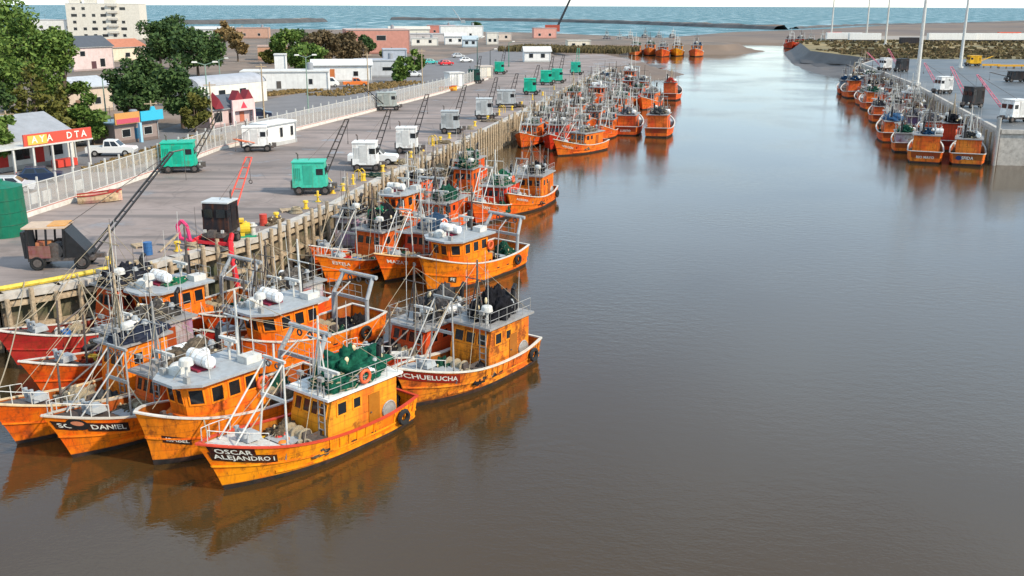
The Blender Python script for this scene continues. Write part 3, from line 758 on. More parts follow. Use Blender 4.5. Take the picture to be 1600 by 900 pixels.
def kit_B(L, B, det, var=0):
    """high bow, wheelhouse forward under an overhanging roof, portal gantry at the stern"""
    r_ = random.Random(200 + var); K = Kit(); H = Hull(L, B, 'B'); K.H = H
    hull_parts(K, H, det)
    zd = H.deck(.55); x0, x1 = -.06*L, .37*L; w = B*.375; z1 = zd + 1.25
    b = MB(); poly = [(x0, -w), (x1-1.0, -w), (x1, -w*.5), (x1, w*.5), (x1-1.0, w), (x0, w)]
    b.prism(poly, zd-.3, z1); K.add('lower_house', b, 'boat_paint', 'house')
    # wheelhouse: canted front in three facets
    x2 = x1-.25; wb = w*.94; zt = z1 + 1.55
    lo = [(x0+.5, -wb), (x2-.85, -wb), (x2, -wb*.48), (x2, wb*.48), (x2-.85, wb), (x0+.5, wb)]
    hi = [(x0+.5, -wb), (x2-.65, -wb), (x2+.22, -wb*.5), (x2+.22, wb*.5), (x2-.65, wb), (x0+.5, wb)]
    b = MB(); n = 6
    b.add([(x, y, z1) for x, y in lo] + [(x, y, zt) for x, y in hi], [tuple(range(n))[::-1], tuple(range(n, 2*n))] + [(i, (i+1) % n, n+(i+1) % n, n+i) for i in range(n)])
    K.add('wheelhouse', b, 'boat_paint', 'house')
    for i in range(5):
        a, c = Vector((*lo[i], z1)), Vector((*lo[i+1], z1)); d_, e = Vector((*hi[i], zt)), Vector((*hi[i+1], zt))
        ux = (c-a).normalized(); m0, m1 = (a+c)/2, (d_+e)/2; uz = (m1-m0).normalized(); nn = ux.cross(uz)
        if nn.dot(m0 - Vector((0, 0, z1))) < 0 and i not in (0, 4): nn = -nn
        if i == 0: nn = Vector((0, -1, 0))
        if i == 4: nn = Vector((0, 1, 0))
        ln = (c-a).length; k = 1 if i in (1, 3) else (2 if i == 2 else (3 if ln > 2.4 else 2)); ww = ln/k
        for j in range(k):
            cc = a.lerp(c, (j+.5)/k)*.42 + d_.lerp(e, (j+.5)/k)*.58
            window(K, cc, ux, uz, min(.62, ww*.7), .72, nn, det=det)
    b = MB(); rp = [(x0-.1, -w-.22), (x2-.2, -w-.25), (x2+.75, -w*.55), (x2+.75, w*.55), (x2-.2, w+.25), (x0-.1, w+.22)]
    b.prism(rp, zt, zt+.13); K.add('roof', b, 'grey_paint')
    zr = zt+.13
    radar(K, x2-.2, .5, zr, True); radar(K, x0+.9, -.3, zr, False)
    if det:
        b = MB(); b.box((x2-1.5, -.35, zr), (1.0, 1.0, .1)); K.add('raft_tray', b, 'boat_paint', (.25, .02, .05))
        raft(K, x2-1.5, -.05, zr+.1, PI/2); raft(K, x2-1.75, -.75, zr+.1, PI/2)
        b = MB(); b.ball((x2-.5, -.6, zr+.28), (.42, .34, .24), 12, 4, half=True); b.box((x2-.5, -.6, zr), (.84, .68, .28)); K.add('skylight', b, 'white_paint')
        b = MB(); b.box((x0+.5, .7, zr), (.9, .7, .35)); K.add('deck_locker', b, 'white_paint')
        rails(K, [(x0, -w, zr), (x0, w, zr)], .8)
        if var in (0, 3): lifebuoy(K, (x0+.35, w+.05, z1+.7))
        b = MB(); b.tube((x0+.1, -.6, zr), (x0+.1, -.6, zr+1.3), .13, 8); K.add('exhaust', b, 'black_paint')
        window(K, (x0+.28, w*.99+.01, zd+.35), (1, 0, 0), (0, 0, 1), .3, .9, (0, 1, 0), det=1)
    b = MB(); b.tube((x0+.6, 0, zr), (x0+.6, 0, zr+3.4), .09, 8, .05); b.tube((x0+.6, -.9, zr+2.1), (x0+.6, .9, zr+2.1), .04, 5); K.add('mast', b, ('white_paint', 'steel')[var % 2])
    if det: whips(K, [(x0+.4, .9, 4.6), (x2-.9, w*.9, 3.6), (x0+.3, -w*.9, 4.0), (x2-.2, -w*.7, 2.4)], zr)
    # portal gantry astern, kinked legs
    xs = -.36*L; hz = 3.3; gz = H.deck(.1)
    for s_ in (1, -1):
        b = MB(); y = s_*B*.40; b.path([(xs, y, gz), (xs - .1, y, gz + hz*.62), (xs - .9, s_*B*.34, gz + hz)], .13, 8); K.add('gantry_leg', b, 'grey_paint')
    b = MB(); b.tube((xs-.9, -B*.42, gz+hz), (xs-.9, B*.42, gz+hz), .14, 8); K.add('gantry_beam', b, 'grey_paint'); b = MB(); b.bar((xs-.1, -B*.4, gz+hz*.62), (xs-.1, B*.4, gz+hz*.62), .14, .2); K.add('cross_beam', b, 'grey_paint')
    if det:
        for yy in (-.8, 0, .8): b = MB(); b.torus((xs-.9, yy, gz+hz-.32), .16, .05, 'x', 12, 5); b.tube((xs-.9, yy, gz+hz-.16), (xs-.9, yy, gz+hz), .03, 4); K.add('pulley', b, 'steel')
        rails(K, [(xs+.2, -B*.38, gz+hz*.62+.1), (xs+.2, B*.38, gz+hz*.62+.1)], .9, 'basket_rail', .6)
        for a_, c_ in (((x0+.6, 0, zr+3.3), (.48*L, 0, H.sheer(.97))), ((x0+.6, 0, zr+3.3), (xs-.9, 0, gz+hz)), ((x0+.6, .1, zr+2.1), (xs-.9, B*.36, gz+hz)), ((x0+.6, -.1, zr+2.1), (xs-.9, -B*.36, gz+hz))):
            b = MB(); b.tube(a_, c_, .016, 4); K.add('rigging_wire', b, 'rope')
        for yy in (-.9, .9): b = MB(); b.box((x2+.1, yy, zr), (.18, .3, .3)); K.add('searchlight', b, 'galv')
        b = MB(); b.tube((x0-.7, B*.36, H.deck(.35)), (x0-.9, B*.36, H.deck(.35)+3.0), .05, 6); b.tube((x0-.9, B*.36, H.deck(.35)+3.0), (x0-2.2, B*.3, H.deck(.35)+3.5), .045, 6); K.add('davit', b, 'galv')
        winch(K, -.17*L, 0, H.deck(.3), 1.15)
        b = MB(); b.box((-.26*L, .2, H.deck(.2)), (1.0, 1.4, .45)); b.box((-.26*L, .2, H.deck(.2)+.45), (1.1, 1.5, .06)); K.add('fish_hatch', b, 'grey_paint')
        b = MB(); b.tube((.41*L, -.25, H.deck(.9)), (.41*L, -.25, H.deck(.9)+.7), .11, 8); b.tube((.41*L, .25, H.deck(.9)), (.41*L, .25, H.deck(.9)+.7), .11, 8); b.tube((.41*L, -.5, H.deck(.9)+.55), (.41*L, .5, H.deck(.9)+.55), .07, 6); K.add('bitts', b, 'steel')
        b = MB()
        for i in range(3): b.torus((.37*L, -.2, H.deck(.85)+.1+.14*i), .4-.03*i, .075, 'z', 14, 5)
        K.add('coiled_hose', b, 'rope')
    if det == 2:
        for s_ in (1, -1):
            for t in (.18, .30, .42):
                z = H.deck(t)+.16; p = H.pt(t, z); b = MB(); b.box((p.x, s_*(p.y-.02), z-.08), (.34, .09, .18)); K.add('scupper', b, 'black_paint')
            b = MB(); p = H.pt(.2, H.sheer(.2)); b.torus((p.x, s_*(p.y+.12), p.z-.5), .32, .12, 'y', 14, 6); K.add('tyre_fender', b, 'rubber')
    K.roof_z = zr; K.roof_x = (x0+x2)/2; K.roof_w = w; K.roof_l = x2-x0
    return K

def text_mesh(txt, size):
    cu = bpy.data.curves.new('t', 'FONT'); cu.body = txt; cu.size = size; cu.align_x = 'CENTER'; cu.align_y = 'CENTER'
    cu.offset = size*.018; cu.resolution_u = 2
    o = bpy.data.objects.new('t', cu); C.objects.link(o); bpy.context.view_layer.update()
    me = bpy.data.meshes.new_from_object(o); bpy.data.objects.remove(o); bpy.data.curves.remove(cu)
    vs, fs = [v.co.copy() for v in me.vertices], [tuple(p.vertices) for p in me.polygons]
    bpy.data.meshes.remove(me); return vs, fs
def hull_text(root, H, txt, t0, drop, size, board=None, side=1, mt='boat_text'):
    """lettering that follows the curved plating; left to right runs from bow to stern on the port side"""
    x0 = H.pt(t0, H.sheer(t0)).x
    def onhull(u, v, off):
        x = x0 - u*side; t = H.at_x(x, H.sheer(t0)-drop)
        z = H.sheer(t) - drop + v; p = H.pt(t, z)
        return (p.x, side*(p.y + off), z)
    vs, fs = text_mesh(txt, size)
    for i, line in enumerate([None]):
        b = MB(); b.add([onhull(v.x, v.y, .03) for v in vs], fs); o = b.build('name_lettering', mt, root); 
    if board:
        wx = max(v.x for v in vs) + size*.35; hz = max(v.y for v in vs) + size*.28; b = MB(); n = 12
        for z0_, z1_ in ((-hz, hz),):
            P = [[onhull(-wx + 2*wx*i/n, vv, .018) for i in range(n+1)] for vv in (z0_, z1_)]
            b.add(P[0] + P[1], [(i, i+1, n+2+i, n+1+i) for i in range(n)])
        link('name_board', b.mesh('name_board', 'boat_paint'), root, board)
    return onhull
def stern_text(root, H, txt, z, size, col='boat_text'):
    vs, fs = text_mesh(txt, size)
    b = MB(); b.add([(-H.L/2 - .12*z - .03 - .12*v.y, -v.x, z + v.y) for v in vs], [f[::-1] for f in fs])
    b.build('name_lettering', col, root)

OR1, OR2, OR3, OR4 = (.92, .31, .008), (.90, .205, .008), (.80, .13, .012), (.66, .05, .016)
KITS = {}
BOATS = {}
SHIFT = {'the quay-side wheelhouse boat': (0.35, -0.24), 'the small red boat': (3.85, -2.71), 'the white-roofed boat': (-0.13, -0.16), 'the netted quay boat': (3.29, -2.05), 'the cluttered left boat': (0.6, -0.43), 'the wall-side boat': (-0.32, -1.82), 'the grey-housed boat': (1.57, -2.36), 'the black-netted boat': (0.54, -0.53), 'the outer charcoal boat': (1.28, 1.59), 'the left middle boat': (-0.24, 0.14), 'the blue-covered boat': (0.09, 0.11), 'the double-wheelhouse boat': (0.07, -0.62), 'the green-roll boat': (-2.35, -3.55), 'the dark-net quay boat': (2.05, 4.49), 'the twin-green boat': (0.82, 1.83), 'the pole boat': (0.1, 3.95), 'the central red boat': (0.11, 0.84), 'the quay piles boat': (1.25, -0.27), 'the second quay boat': (1.62, -0.97), 'the back wheelhouse boat': (0.6, -0.15), 'the far quay boat': (3.34, -0.76), 'the blue-emblem boat': (-0.76, 0.19), 'the black raft boat': (-0.29, -0.08), 'the grey raft boat': (0.05, 0.14), 'the first packed boat': (-2.34, 0.58), 'the second packed boat': (-2.36, 0.45), 'the second crowded boat': (-0.41, 0.75), 'the third crowded boat': (2.36, -0.53)}
def boat(ref, label, stem, hd, kind='A', L=10.0, B=3.7, det=1, var=0, col=OR2, house=None, rail=(.62, .58, .52), roof=(.30, .29, .28), inner=None,
         net=None, netcol=(.012, .05, .03), scale=1., group='orange fishing boats moored in the harbour', stern_at=False, netlabel='heap of fishing net'):
    key = (kind, L, B, det, var)
    if key not in KITS: KITS[key] = (kit_A if kind == 'A' else kit_B)(*key[1:])
    K = KITS[key]; d = Vector((math.cos(R(hd)), math.sin(R(hd)), 0)); p = Vector((stem[0], stem[1], 0))
    org = p - d*(L/2)*scale if not stern_at else p + d*(L/2)*scale
    org += Vector((*SHIFT.get(ref, (0, 0)), 0))                         # settled so that hulls lie side by side, clear of the quay
    root = empty('fishing_boat', (org.x, org.y, 0), R(hd), label, 'boat', group, scale)
    root.rotation_euler = (R(rnd.uniform(-1.2, 1.2)), R(rnd.uniform(-.8, .8)), R(hd))
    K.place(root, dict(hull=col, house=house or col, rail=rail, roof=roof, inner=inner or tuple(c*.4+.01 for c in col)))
    BOATS[ref] = (root, K)
    if net:
        heap_on(ref, root, K, net, netcol, netlabel)
    return root, K
def world_of(root, p):
    """plan point of a place on a boat (boats ride level to within a degree)"""
    c, s_ = math.cos(root.rotation_euler.z), math.sin(root.rotation_euler.z); k = root.scale[0]
    return (root.location.x + (p[0]*c - p[1]*s_)*k, root.location.y + (p[0]*s_ + p[1]*c)*k, p[2]*k)
def heap_mesh(seed, mt):
    """piled netting: folded lumps, loose rope strands over the top and a few floats"""
    b = MB(); rr = random.Random(seed)
    def surf(a, th, k0=1.):
        d = Vector((math.cos(th)*math.cos(a), math.cos(th)*math.sin(a), math.sin(th))); o = Vector((seed*3.1, seed*1.7, 0))
        fold = mnoise.noise(d*2.0 + o)*.42 + mnoise.noise(d*4.7 + o)*.24 + mnoise.noise(Vector((d.x*9, d.y*9, d.z*3)) + o)*.13 + mnoise.noise(d*17 + o)*.10 + mnoise.noise(d*31 + o)*.05
        k = (1 + fold)*k0*(1.12 - .12*math.sin(th)) if mt == 'net' else (1 + .45*fold)*k0*(1.15 - .15*math.sin(th))
        return (d.x*k, d.y*.8*k, max(-.02, d.z*.62*k))
    n, m = 72, 22
    b.v = [surf(2*PI*i/n, PI/2*j/m) for j in range(m+1) for i in range(n)]
    for j in range(m):
        for i in range(n): b.f.append((j*n+i, j*n+(i+1) % n, (j+1)*n+(i+1) % n, (j+1)*n+i)); b.mi.append(0)
    if mt == 'net':
        b.cur = 1
        for q in range(7):
            a, th = rr.uniform(0, 6.28), rr.uniform(.1, .5); pts = []
            for t in range(9): pts.append(surf(a, th, 1.02)); a += rr.uniform(-.5, .5); th = min(1.4, max(.02, th + rr.uniform(-.25, .3)))
            b.path(pts, .016, 4)
        b.cur = 2
        for q in range(5): p = surf(rr.uniform(0, 6.28), rr.uniform(.2, 1.2), 1.03); b.ball(p, (.07, .07, .09), 8, 5)
        return b.mesh('net_heap', ['net', 'rope', 'float_skin'], True)
    return b.mesh('tarpaulin', mt, True)
CN = {}
def heap_on(ref, root, K, size, col, what, at=None, mt='net', where=None):
    dark = 'black' if max(col) < .035 else ('dark green' if col[1] > col[0]*1.5 and col[1] >= col[2] else ('blue' if col[2] > col[0]*1.5 else 'grey'))
    me = cached(('heap', len(CN) % 5, mt), lambda: heap_mesh(len(CN) % 5 + 1, mt)); CN[len(CN)] = 1
    o = link('net_heap' if mt == 'net' else 'tarpaulin', me, None, col)
    p = at or (K.roof_x - .1*K.roof_l, 0, K.roof_z)
    o.location = world_of(root, p); o.rotation_euler = (0, 0, root.rotation_euler.z + .2); k = root.scale[0]
    o.scale = (size[0]*k, size[1]*k, size[2]*k)
    tag(o, f'{dark} {what} on {where or ("the deck" if at else "the roof")} of {ref}', 'net' if mt == 'net' else 'tarpaulin', 'nets and covers piled on the boats')
    return o
def crate_mesh():
    b = MB(); w, d, h, t = .62, .40, .27, .03
    b.box((0, 0, 0), (w, d, .03)); b.box((-w/2+t/2, 0, .03), (t, d, h)); b.box((w/2-t/2, 0, .03), (t, d, h)); b.box((0, -d/2+t/2, .03), (w-2*t-.002, t, h)); b.box((0, d/2-t/2, .03), (w-2*t-.002, t, h))
    b.box((0, -d/2-.012, h-.02), (w+.03, .03, .05)); b.box((0, d/2+.012, h-.02), (w+.03, .03, .05)); return b.mesh('fish_crate', 'plastic')
mat('float_skin', (.62, .5, .3), rough=.6, var=.3, scale=4, bump=0)
COLN = {'yellow': (.75, .5, .05), 'white': (.75, .74, .7), 'red': (.6, .04, .03), 'blue': (.04, .16, .42), 'green': (.02, .25, .10), 'orange': (.8, .22, .02), 'grey': (.35, .36, .37)}
def crates(ref, spots):
    root, K = BOATS[ref]; byc = {}
    for col, x, y, z, rz in spots:
        o = link('fish_crate', cached('crate', crate_mesh), None, COLN[col]); o.location = world_of(root, (x, y, z)); o.rotation_euler = (0, 0, root.rotation_euler.z + rz)
        tag(o, f'{col} plastic fish crate lying on the deck of {ref}', 'crate', f'{col} fish crates on {ref}')
def buoy_mesh():
    b = MB(); b.ball((0, 0, .3), .3, 14, 8); b.tube((0, 0, .58), (0, 0, .7), .06, 8); b.torus((0, 0, .72), .06, .02, 'x', 8, 4); return b.mesh('buoy', 'plastic', True)
def buoys(ref, spots):
    root, K = BOATS[ref]
    for col, x, y, z in spots:
        o = link('buoy', cached('buoy', buoy_mesh), None, COLN[col]); o.location = world_of(root, (x, y, z)); o.rotation_euler = (.9, .3, x)
        tag(o, f'round {col} fishing buoy on the deck of {ref}', 'buoy', f'{col} buoys on {ref}')

G_N = 'boats rafted at the near left quay'
GRN, BLK, GRY, BLU = (.010, .055, .035), (.012, .012, .015), (.10, .10, .11), (.01, .035, .075)
# near raft
boat('the frontmost boat', 'frontmost yellow-orange fishing boat with white gantry on its bow and green nets aft', gp(350, 766), -127, 'A', 10.4, 3.7, 2, 0, OR1, (.80, .31, .02), rail=(.55, .06, .03), roof=(.7, .69, .66), group=G_N)
r0, k0 = BOATS['the frontmost boat']
hull_text(r0, k0.H, 'OSCAR', .905, .30, .36, (.03, .015, .01)); hull_text(r0, k0.H, 'ALEJANDRO I', .862, .63, .34, (.03, .015, .01))
heap_on('the frontmost boat', r0, k0, (2.1, 1.45, 1.9), (.008, .075, .045), 'heap of fishing net')
crates('the frontmost boat', [('white', 1.7, .9, k0.H.deck(.6)+.02, .3), ('grey', 1.0, 1.0, k0.H.deck(.55)+.02, .1), ('yellow', 2.1, -.9, k0.H.deck(.65)+.02, .8), ('blue', .6, -1.1, k0.H.deck(.5)+.02, .2)])
buoys('the frontmost boat', [('orange', 2.3, .2, k0.H.deck(.66)+.02), ('red', 2.0, -.5, k0.H.deck(.66)+.02)])
boat('the rust-stained boat', 'rust-stained orange fishing boat with black nets aft, right of the frontmost boat', gp(640, 637), -125, 'A', 9.8, 3.7, 2, 1, (.80, .26, .02), (.80, .26, .02), rail=(.62, .58, .5), group=G_N)
r1, k1 = BOATS['the rust-stained boat']
for o in r1.children:
    if o.name.split('.')[0] in ('hull', 'deckhouse', 'rubbing_strake'): o.material_slots[0].link = 'OBJECT'; o.material_slots[0].material = M['rusty_paint']
hull_text(r1, k1.H, 'LUCHUELUCHA', .87, .40, .42, (.30, .02, .012))
heap_on('the rust-stained boat', r1, k1, (1.5, 1.25, 2.2), BLK, 'heap of fishing net')
crates('the rust-stained boat', [('yellow', 1.6, .8, k1.H.deck(.6)+.02, .3), ('white', 1.0, -.8, k1.H.deck(.55)+.02, .5), ('grey', .75, 1.0, k1.H.deck(.5)+.02, .1)])
boat('the medallion boat', 'orange fishing boat with a round black medallion beside the name on its bow', gp(114, 716), -124, 'A', 9.6, 3.3, 2, 2, OR2, (.72, .14, .02), rail=(.5, .45, .38), group=G_N)
r2, k2 = BOATS['the medallion boat']
hull_text(r2, k2.H, 'SC', .935, .52, .36, (.03, .02, .015)); fn = hull_text(r2, k2.H, 'DANIEL', .80, .52, .38, (.03, .02, .015))
b = MB(); b.add([fn(-1.02 + .34*math.cos(2*PI*i/18), .14 + .34*math.sin(2*PI*i/18), .035) for i in range(18)], [tuple(range(18))]); i_ = b.build('medallion', 'black_paint', r2)
b = MB(); b.add([fn(-1.02 + .2*math.cos(2*PI*i/18), .2 + .14*math.sin(2*PI*i/18), .045) for i in range(18)], [tuple(range(18))]); b.build('medallion_face', 'clean_paint', i_, color=(.6, .22, .12))
heap_on('the medallion boat', r2, k2, (1.6, 1.2, 1.0), (.11, .085, .06), 'heap of brown net')
buoys('the medallion boat', [('red', 1.0, .5, k2.H.deck(.5)+.02), ('orange', .6, .9, k2.H.deck(.5)+.02), ('white', 1.6, .9, k2.H.deck(.6)+.02)])
crates('the medallion boat', [('blue', 1.7, -.6, k2.H.deck(.6)+.02, .5), ('white', 1.3, .3, k2.H.deck(.58)+.02, .2)])
boat('the pale-roofed boat', 'orange boat with forward wheelhouse under a pale grey roof, beside the frontmost boat', gp(240, 727), -127, 'B', 10.0, 3.6, 2, 0, (.88, .235, .012), group=G_N)
r3, k3 = BOATS['the pale-roofed boat']
hull_text(r3, k3.H, 'ISABEL', .88, 1.25, .27, (.03, .02, .015))
heap_on('the pale-roofed boat', r3, k3, (1.2, 1.0, .9), (.05, .05, .05), 'heap of grey net', at=(-2.4, -.3, k3.H.deck(.25)+.02))
boat('the leftmost boat', 'orange fishing boat cut off by the left edge, dark tarpaulin on its house', gp(27, 694), -124, 'A', 9.2, 3.2, 2, 3, (.88, .22, .01), rail=(.66, .5, .3), group=G_N)
r4, k4 = BOATS['the leftmost boat']
hull_text(r4, k4.H, 'BETA', .83, .8, .5, None, side=-1)
heap_on('the leftmost boat', r4, k4, (1.6, 1.25, .9), (.010, .014, .03), 'tarpaulin cover', mt='tarp')
buoys('the leftmost boat', [('red', 1.0, .4, k4.H.deck(.5)+.02), ('white', .5, .9, k4.H.deck(.5)+.02)])
crates('the leftmost boat', [('green', 1.7, .7, k4.H.deck(.6)+.02, .4), ('white', 1.5, -.6, k4.H.deck(.6)+.02, .1), ('red', 1.0, -.9, k4.H.deck(.55)+.02, .8)])
boat('the quay-side wheelhouse boat', 'orange boat with blue-grey wheelhouse roof moored tight against the quay wall', gp(190, 552), -126, 'B', 9.6, 3.8, 2, 1, (.86, .19, .012), group=G_N)
r5, k5 = BOATS['the quay-side wheelhouse boat']
heap_on('the quay-side wheelhouse boat', r5, k5, (.8, .6, .45), (.012, .12, .06), 'bundle of net', at=(1.2, .2, k5.roof_z))
boat('the small red boat', 'small bright red open boat between the two forward-wheelhouse boats', gp(262, 545), -120, 'A', 6.8, 2.6, 1, 4, (.55, .025, .02), (.5, .48, .44), rail=(.45, .47, .42), roof=(.4, .42, .38), group=G_N, scale=.95)
boat('the white-roofed boat', 'orange boat with white wheelhouse roof and tall grey stern gantry in the raft centre', gp(372, 590), -129, 'B', 10.0, 3.8, 2, 2, (.88, .21, .01), group=G_N)
r7, k7 = BOATS['the white-roofed boat']
heap_on('the white-roofed boat', r7, k7, (1.7, 1.3, 1.2), BLK, 'heap of net', at=(-2.9, 0, k7.H.deck(.2)+.02))
heap_on('the white-roofed boat', r7, k7, (.8, .8, .7), (.16, .02, .05), 'purple-red float bundle', at=(-1.5, .8, k7.H.deck(.3)+.02))
boat('the red-hulled boat', 'red-orange fishing boat squeezed behind the rust-stained boat, charcoal net heap on top', gp(560, 612), -125, 'A', 9.6, 3.5, 2, 4, (.66, .06, .02), (.66, .09, .02), group=G_N)
r8, k8 = BOATS['the red-hulled boat']
heap_on('the red-hulled boat', r8, k8, (1.7, 1.35, 2.2), (.045, .043, .045), 'heap of charcoal net')
for ref, label, px, py, hd, kind, var, colr, hc, nc in (
    ('the cluttered left boat', 'cluttered orange boat behind the leftmost boat under a bare mast', 62, 622, -124, 'A', 4, OR3, (.4, .38, .36), (.06, .055, .05)),
    ('the wall-side boat', 'red boat lying in shadow beside the timber quay wall at left', 62, 560, -125, 'A', 3, (.5, .04, .03), (.6, .09, .02), (.02, .022, .03)),
    ('the grey-housed boat', 'orange boat with grey house between the small red boat and white-roofed boat', 318, 520, -125, 'A', 4, OR3, (.45, .43, .40), (.09, .08, .07)),
    ):
    boat(ref, label, gp(px, py), hd, kind, 9.2, 3.2, 1, var, colr, hc, group=G_N, net=(1.6, 1.2, 1.4), netcol=nc, scale=rnd.uniform(.93, 1.05))
# second raft
G_M = 'boats rafted in the middle of the quay'
boat('the left middle boat', 'orange boat with black and green covers, leftmost of the middle raft', gp(517, 446), -119, 'A', 9.6, 3.6, 2, 1, OR2, (.72, .13, .02), rail=(.42, .36, .3), group=G_M)
rr, kk = BOATS['the left middle boat']; heap_on('the left middle boat', rr, kk, (1.6, 1.3, 2.0), BLK, 'heap of net'); heap_on('the left middle boat', rr, kk, (1.5, 1.0, 1.0), (.01, .11, .06), 'roll of net', at=(-2.6, -.5, kk.roof_z+.75))
hull_text(rr, kk.H, 'ESTELA', .86, .45, .36)
boat('the blue-covered boat', 'orange boat with blue cover and railed roof, in the middle of three bows', gp(600, 441), -118, 'A', 9.6, 3.6, 2, 0, (.88, .20, .01), (.5, .09, .03), rail=(.75, .5, .25), group=G_M)
rr, kk = BOATS['the blue-covered boat']; heap_on('the blue-covered boat', rr, kk, (1.7, 1.3, 1.5), BLU, 'tarpaulin cover', mt='tarp')
hull_text(rr, kk.H, 'MAZATI', .86, .55, .40)
boat('the big middle boat', 'large orange boat with forward wheelhouse and wide white roof beside open water', gp(668, 456), -124, 'B', 10.6, 4.1, 2, 3, (.90, .24, .01), group=G_M)
rr, kk = BOATS['the big middle boat']; hull_text(rr, kk.H, 'FE', .84, 1.4, .34, (.06, .04, .02)); heap_on('the big middle boat', rr, kk, (1.0, .9, .8), BLK, 'heap of net', at=(-2.6, 0, kk.H.deck(.25)+.02))
boat('the double-wheelhouse boat', 'orange boat with pale wheelhouse roof behind the blue-covered boat', gp(600, 368), -115, 'B', 9.2, 3.4, 1, 0, OR2, group=G_M)
boat('the green-roll boat', 'orange boat carrying a green net roll behind the big middle boat', gp(690, 362), -114, 'A', 9.2, 3.5, 1, 4, OR3, group=G_M, net=(1.7, 1.2, 1.6), netcol=GRN)
boat('the dark-net quay boat', 'low orange boat with black nets hard against the quay behind green crane', gp(556, 368), -113, 'A', 9.0, 3.2, 1, 3, OR3, group=G_M, net=(1.4, 1.0, .9), netcol=BLK)
boat('the gantry red boat', 'red-orange boat with white gantry and dark green net roof, left of the sunlit boat', gp(744, 352), -109, 'A', 10.0, 3.7, 2, 0, (.76, .13, .015), (.70, .05, .015), group=G_M)
rr, kk = BOATS['the gantry red boat']; heap_on('the gantry red boat', rr, kk, (2.0, 1.4, 1.6), (.012, .085, .045), 'heap of net'); hull_text(rr, kk.H, 'SAN', .87, .5, .42)
boat('the sunlit boat', 'bright orange boat with black net roof, outermost of the middle raft', gp(800, 337), -110, 'A', 10.0, 3.7, 2, 1, (.80, .19, .015), (.80, .20, .015), group=G_M)
rr, kk = BOATS['the sunlit boat']; heap_on('the sunlit boat', rr, kk, (1.2, 1.0, 1.5), BLK, 'heap of net'); hull_text(rr, kk.H, 'AURORA', .86, .5, .32)
boat('the twin-green boat', 'orange boat with dark green net roof beside the quay, left of gantry red boat', gp(678, 335), -108, 'A', 9.2, 3.4, 1, 3, OR3, group=G_M, net=(1.7, 1.2, 1.6), netcol=GRN)
boat('the far green boat', 'orange boat under green nets at the back of the middle raft', gp(705, 296), -107, 'A', 9.0, 3.3, 1, 4, OR3, group=G_M, net=(1.7, 1.2, 1.5), netcol=GRN)
for ref, label, px, py, hd, var, colr, hc, nc in (
    ('the pole boat', 'orange boat with many thin poles between quay and green-roll boat', 640, 338, -112, 4, OR3, (.45, .42, .38), (.1, .085, .06)),
    ):
    boat(ref, label, gp(px, py), hd, 'A', 9.0, 3.2, 1, var, colr, hc, group=G_M, net=(1.6, 1.2, 1.4), netcol=nc, scale=rnd.uniform(.93, 1.05))
# third raft
G_T = 'boats rafted at the far end of the quay'
FARO = (.80, .165, .025)
boat('the corner boat', 'orange boat with its bow beside the quay piles, leftmost of the third raft', gp(815, 232), -105, 'A', 9.6, 3.6, 1, 0, FARO, group=G_T, net=(1.2, 1., .8), netcol=GRN)
boat('the dark red boat', 'dark red boat second from the quay in the third raft', gp(860, 236), -103, 'A', 9.4, 3.5, 1, 1, (.62, .04, .015), group=G_T, net=(1.2, 1., .8), netcol=GRY)
boat('the broadside boat', 'large orange boat with a white name on its bow, nearest of the third raft', gp(872, 244), -128, 'A', 10.2, 4.0, 1, 2, (.82, .19, .02), group=G_T, net=(1.6, 1.2, 1.), netcol=(.10, .085, .07))
rr, kk = BOATS['the broadside boat']; hull_text(rr, kk.H, 'VIRGEN', .84, .75, .42)
for ref, label, px, py, hd, kind, var, nc, colr, st in (
    ('the left stern boat', 'orange boat showing its flat stern, left of the two sterns facing us', 977, 212, 76, 'A', 0, GRY, FARO, True),
    ('the right stern boat', 'orange boat showing its flat stern, rightmost stern of the third raft', 1025, 215, 74, 'A', 1, (.06, .06, .06), FARO, True),
    ('the outlying boat', 'small orange boat lying farthest out beyond the third raft', 1044, 157, 72, 'A', 3, (.3, .03, .02), (.82, .17, .04), True),
    ('the white-gantry boat', 'orange boat with white gantry behind the two flat sterns', 1004, 172, -112, 'A', 2, GRY, FARO, False),
    ('the green-capped boat', 'orange boat with dark green cap in the middle of the third raft', 958, 184, -108, 'A', 0, GRN, FARO, False),
    ('the mast boat', 'orange boat with crowded masts behind the broadside boat', 915, 206, -106, 'A', 4, (.09, .07, .06), FARO, False),
    ('the tar-roofed boat', 'orange boat with black roof cover third from the quay', 890, 200, -104, 'A', 1, BLK, FARO, False),
    ('the quay piles boat', 'orange boat with brown nets lying along the quay piles', 846, 198, -103, 'A', 2, (.12, .10, .08), FARO, False),
    ('the second quay boat', 'orange boat with green nets behind the corner boat', 872, 178, -103, 'A', 3, GRN, FARO, False),
    ('the back wheelhouse boat', 'orange boat with forward wheelhouse at the back of the third raft', 926, 168, -104, 'B', 1, None, FARO, False),
    ('the far quay boat', 'faded orange boat at the far quay end below green crane cabs', 905, 150, -103, 'A', 0, GRN, OR3, False),
    ('the hidden back boat', 'orange boat mostly hidden behind the green-capped boat', 955, 148, -105, 'A', 1, GRY, FARO, False),
    ('the last raft boat', 'farthest orange boat of the third raft near the mud tip', 980, 135, -106, 'B', 2, None, FARO, False)):
    boat(ref, label, gp(px, py), hd, kind, 9.4, 3.9 if st else 3.5, 1, var, colr, group=G_T, net=(1.5, 1.2, 1.3) if nc else None, netcol=nc or GRY, stern_at=st, scale=1.1)
rr, kk = BOATS['the left stern boat']; stern_text(rr, kk.H, 'LUISITO', .75, .42)
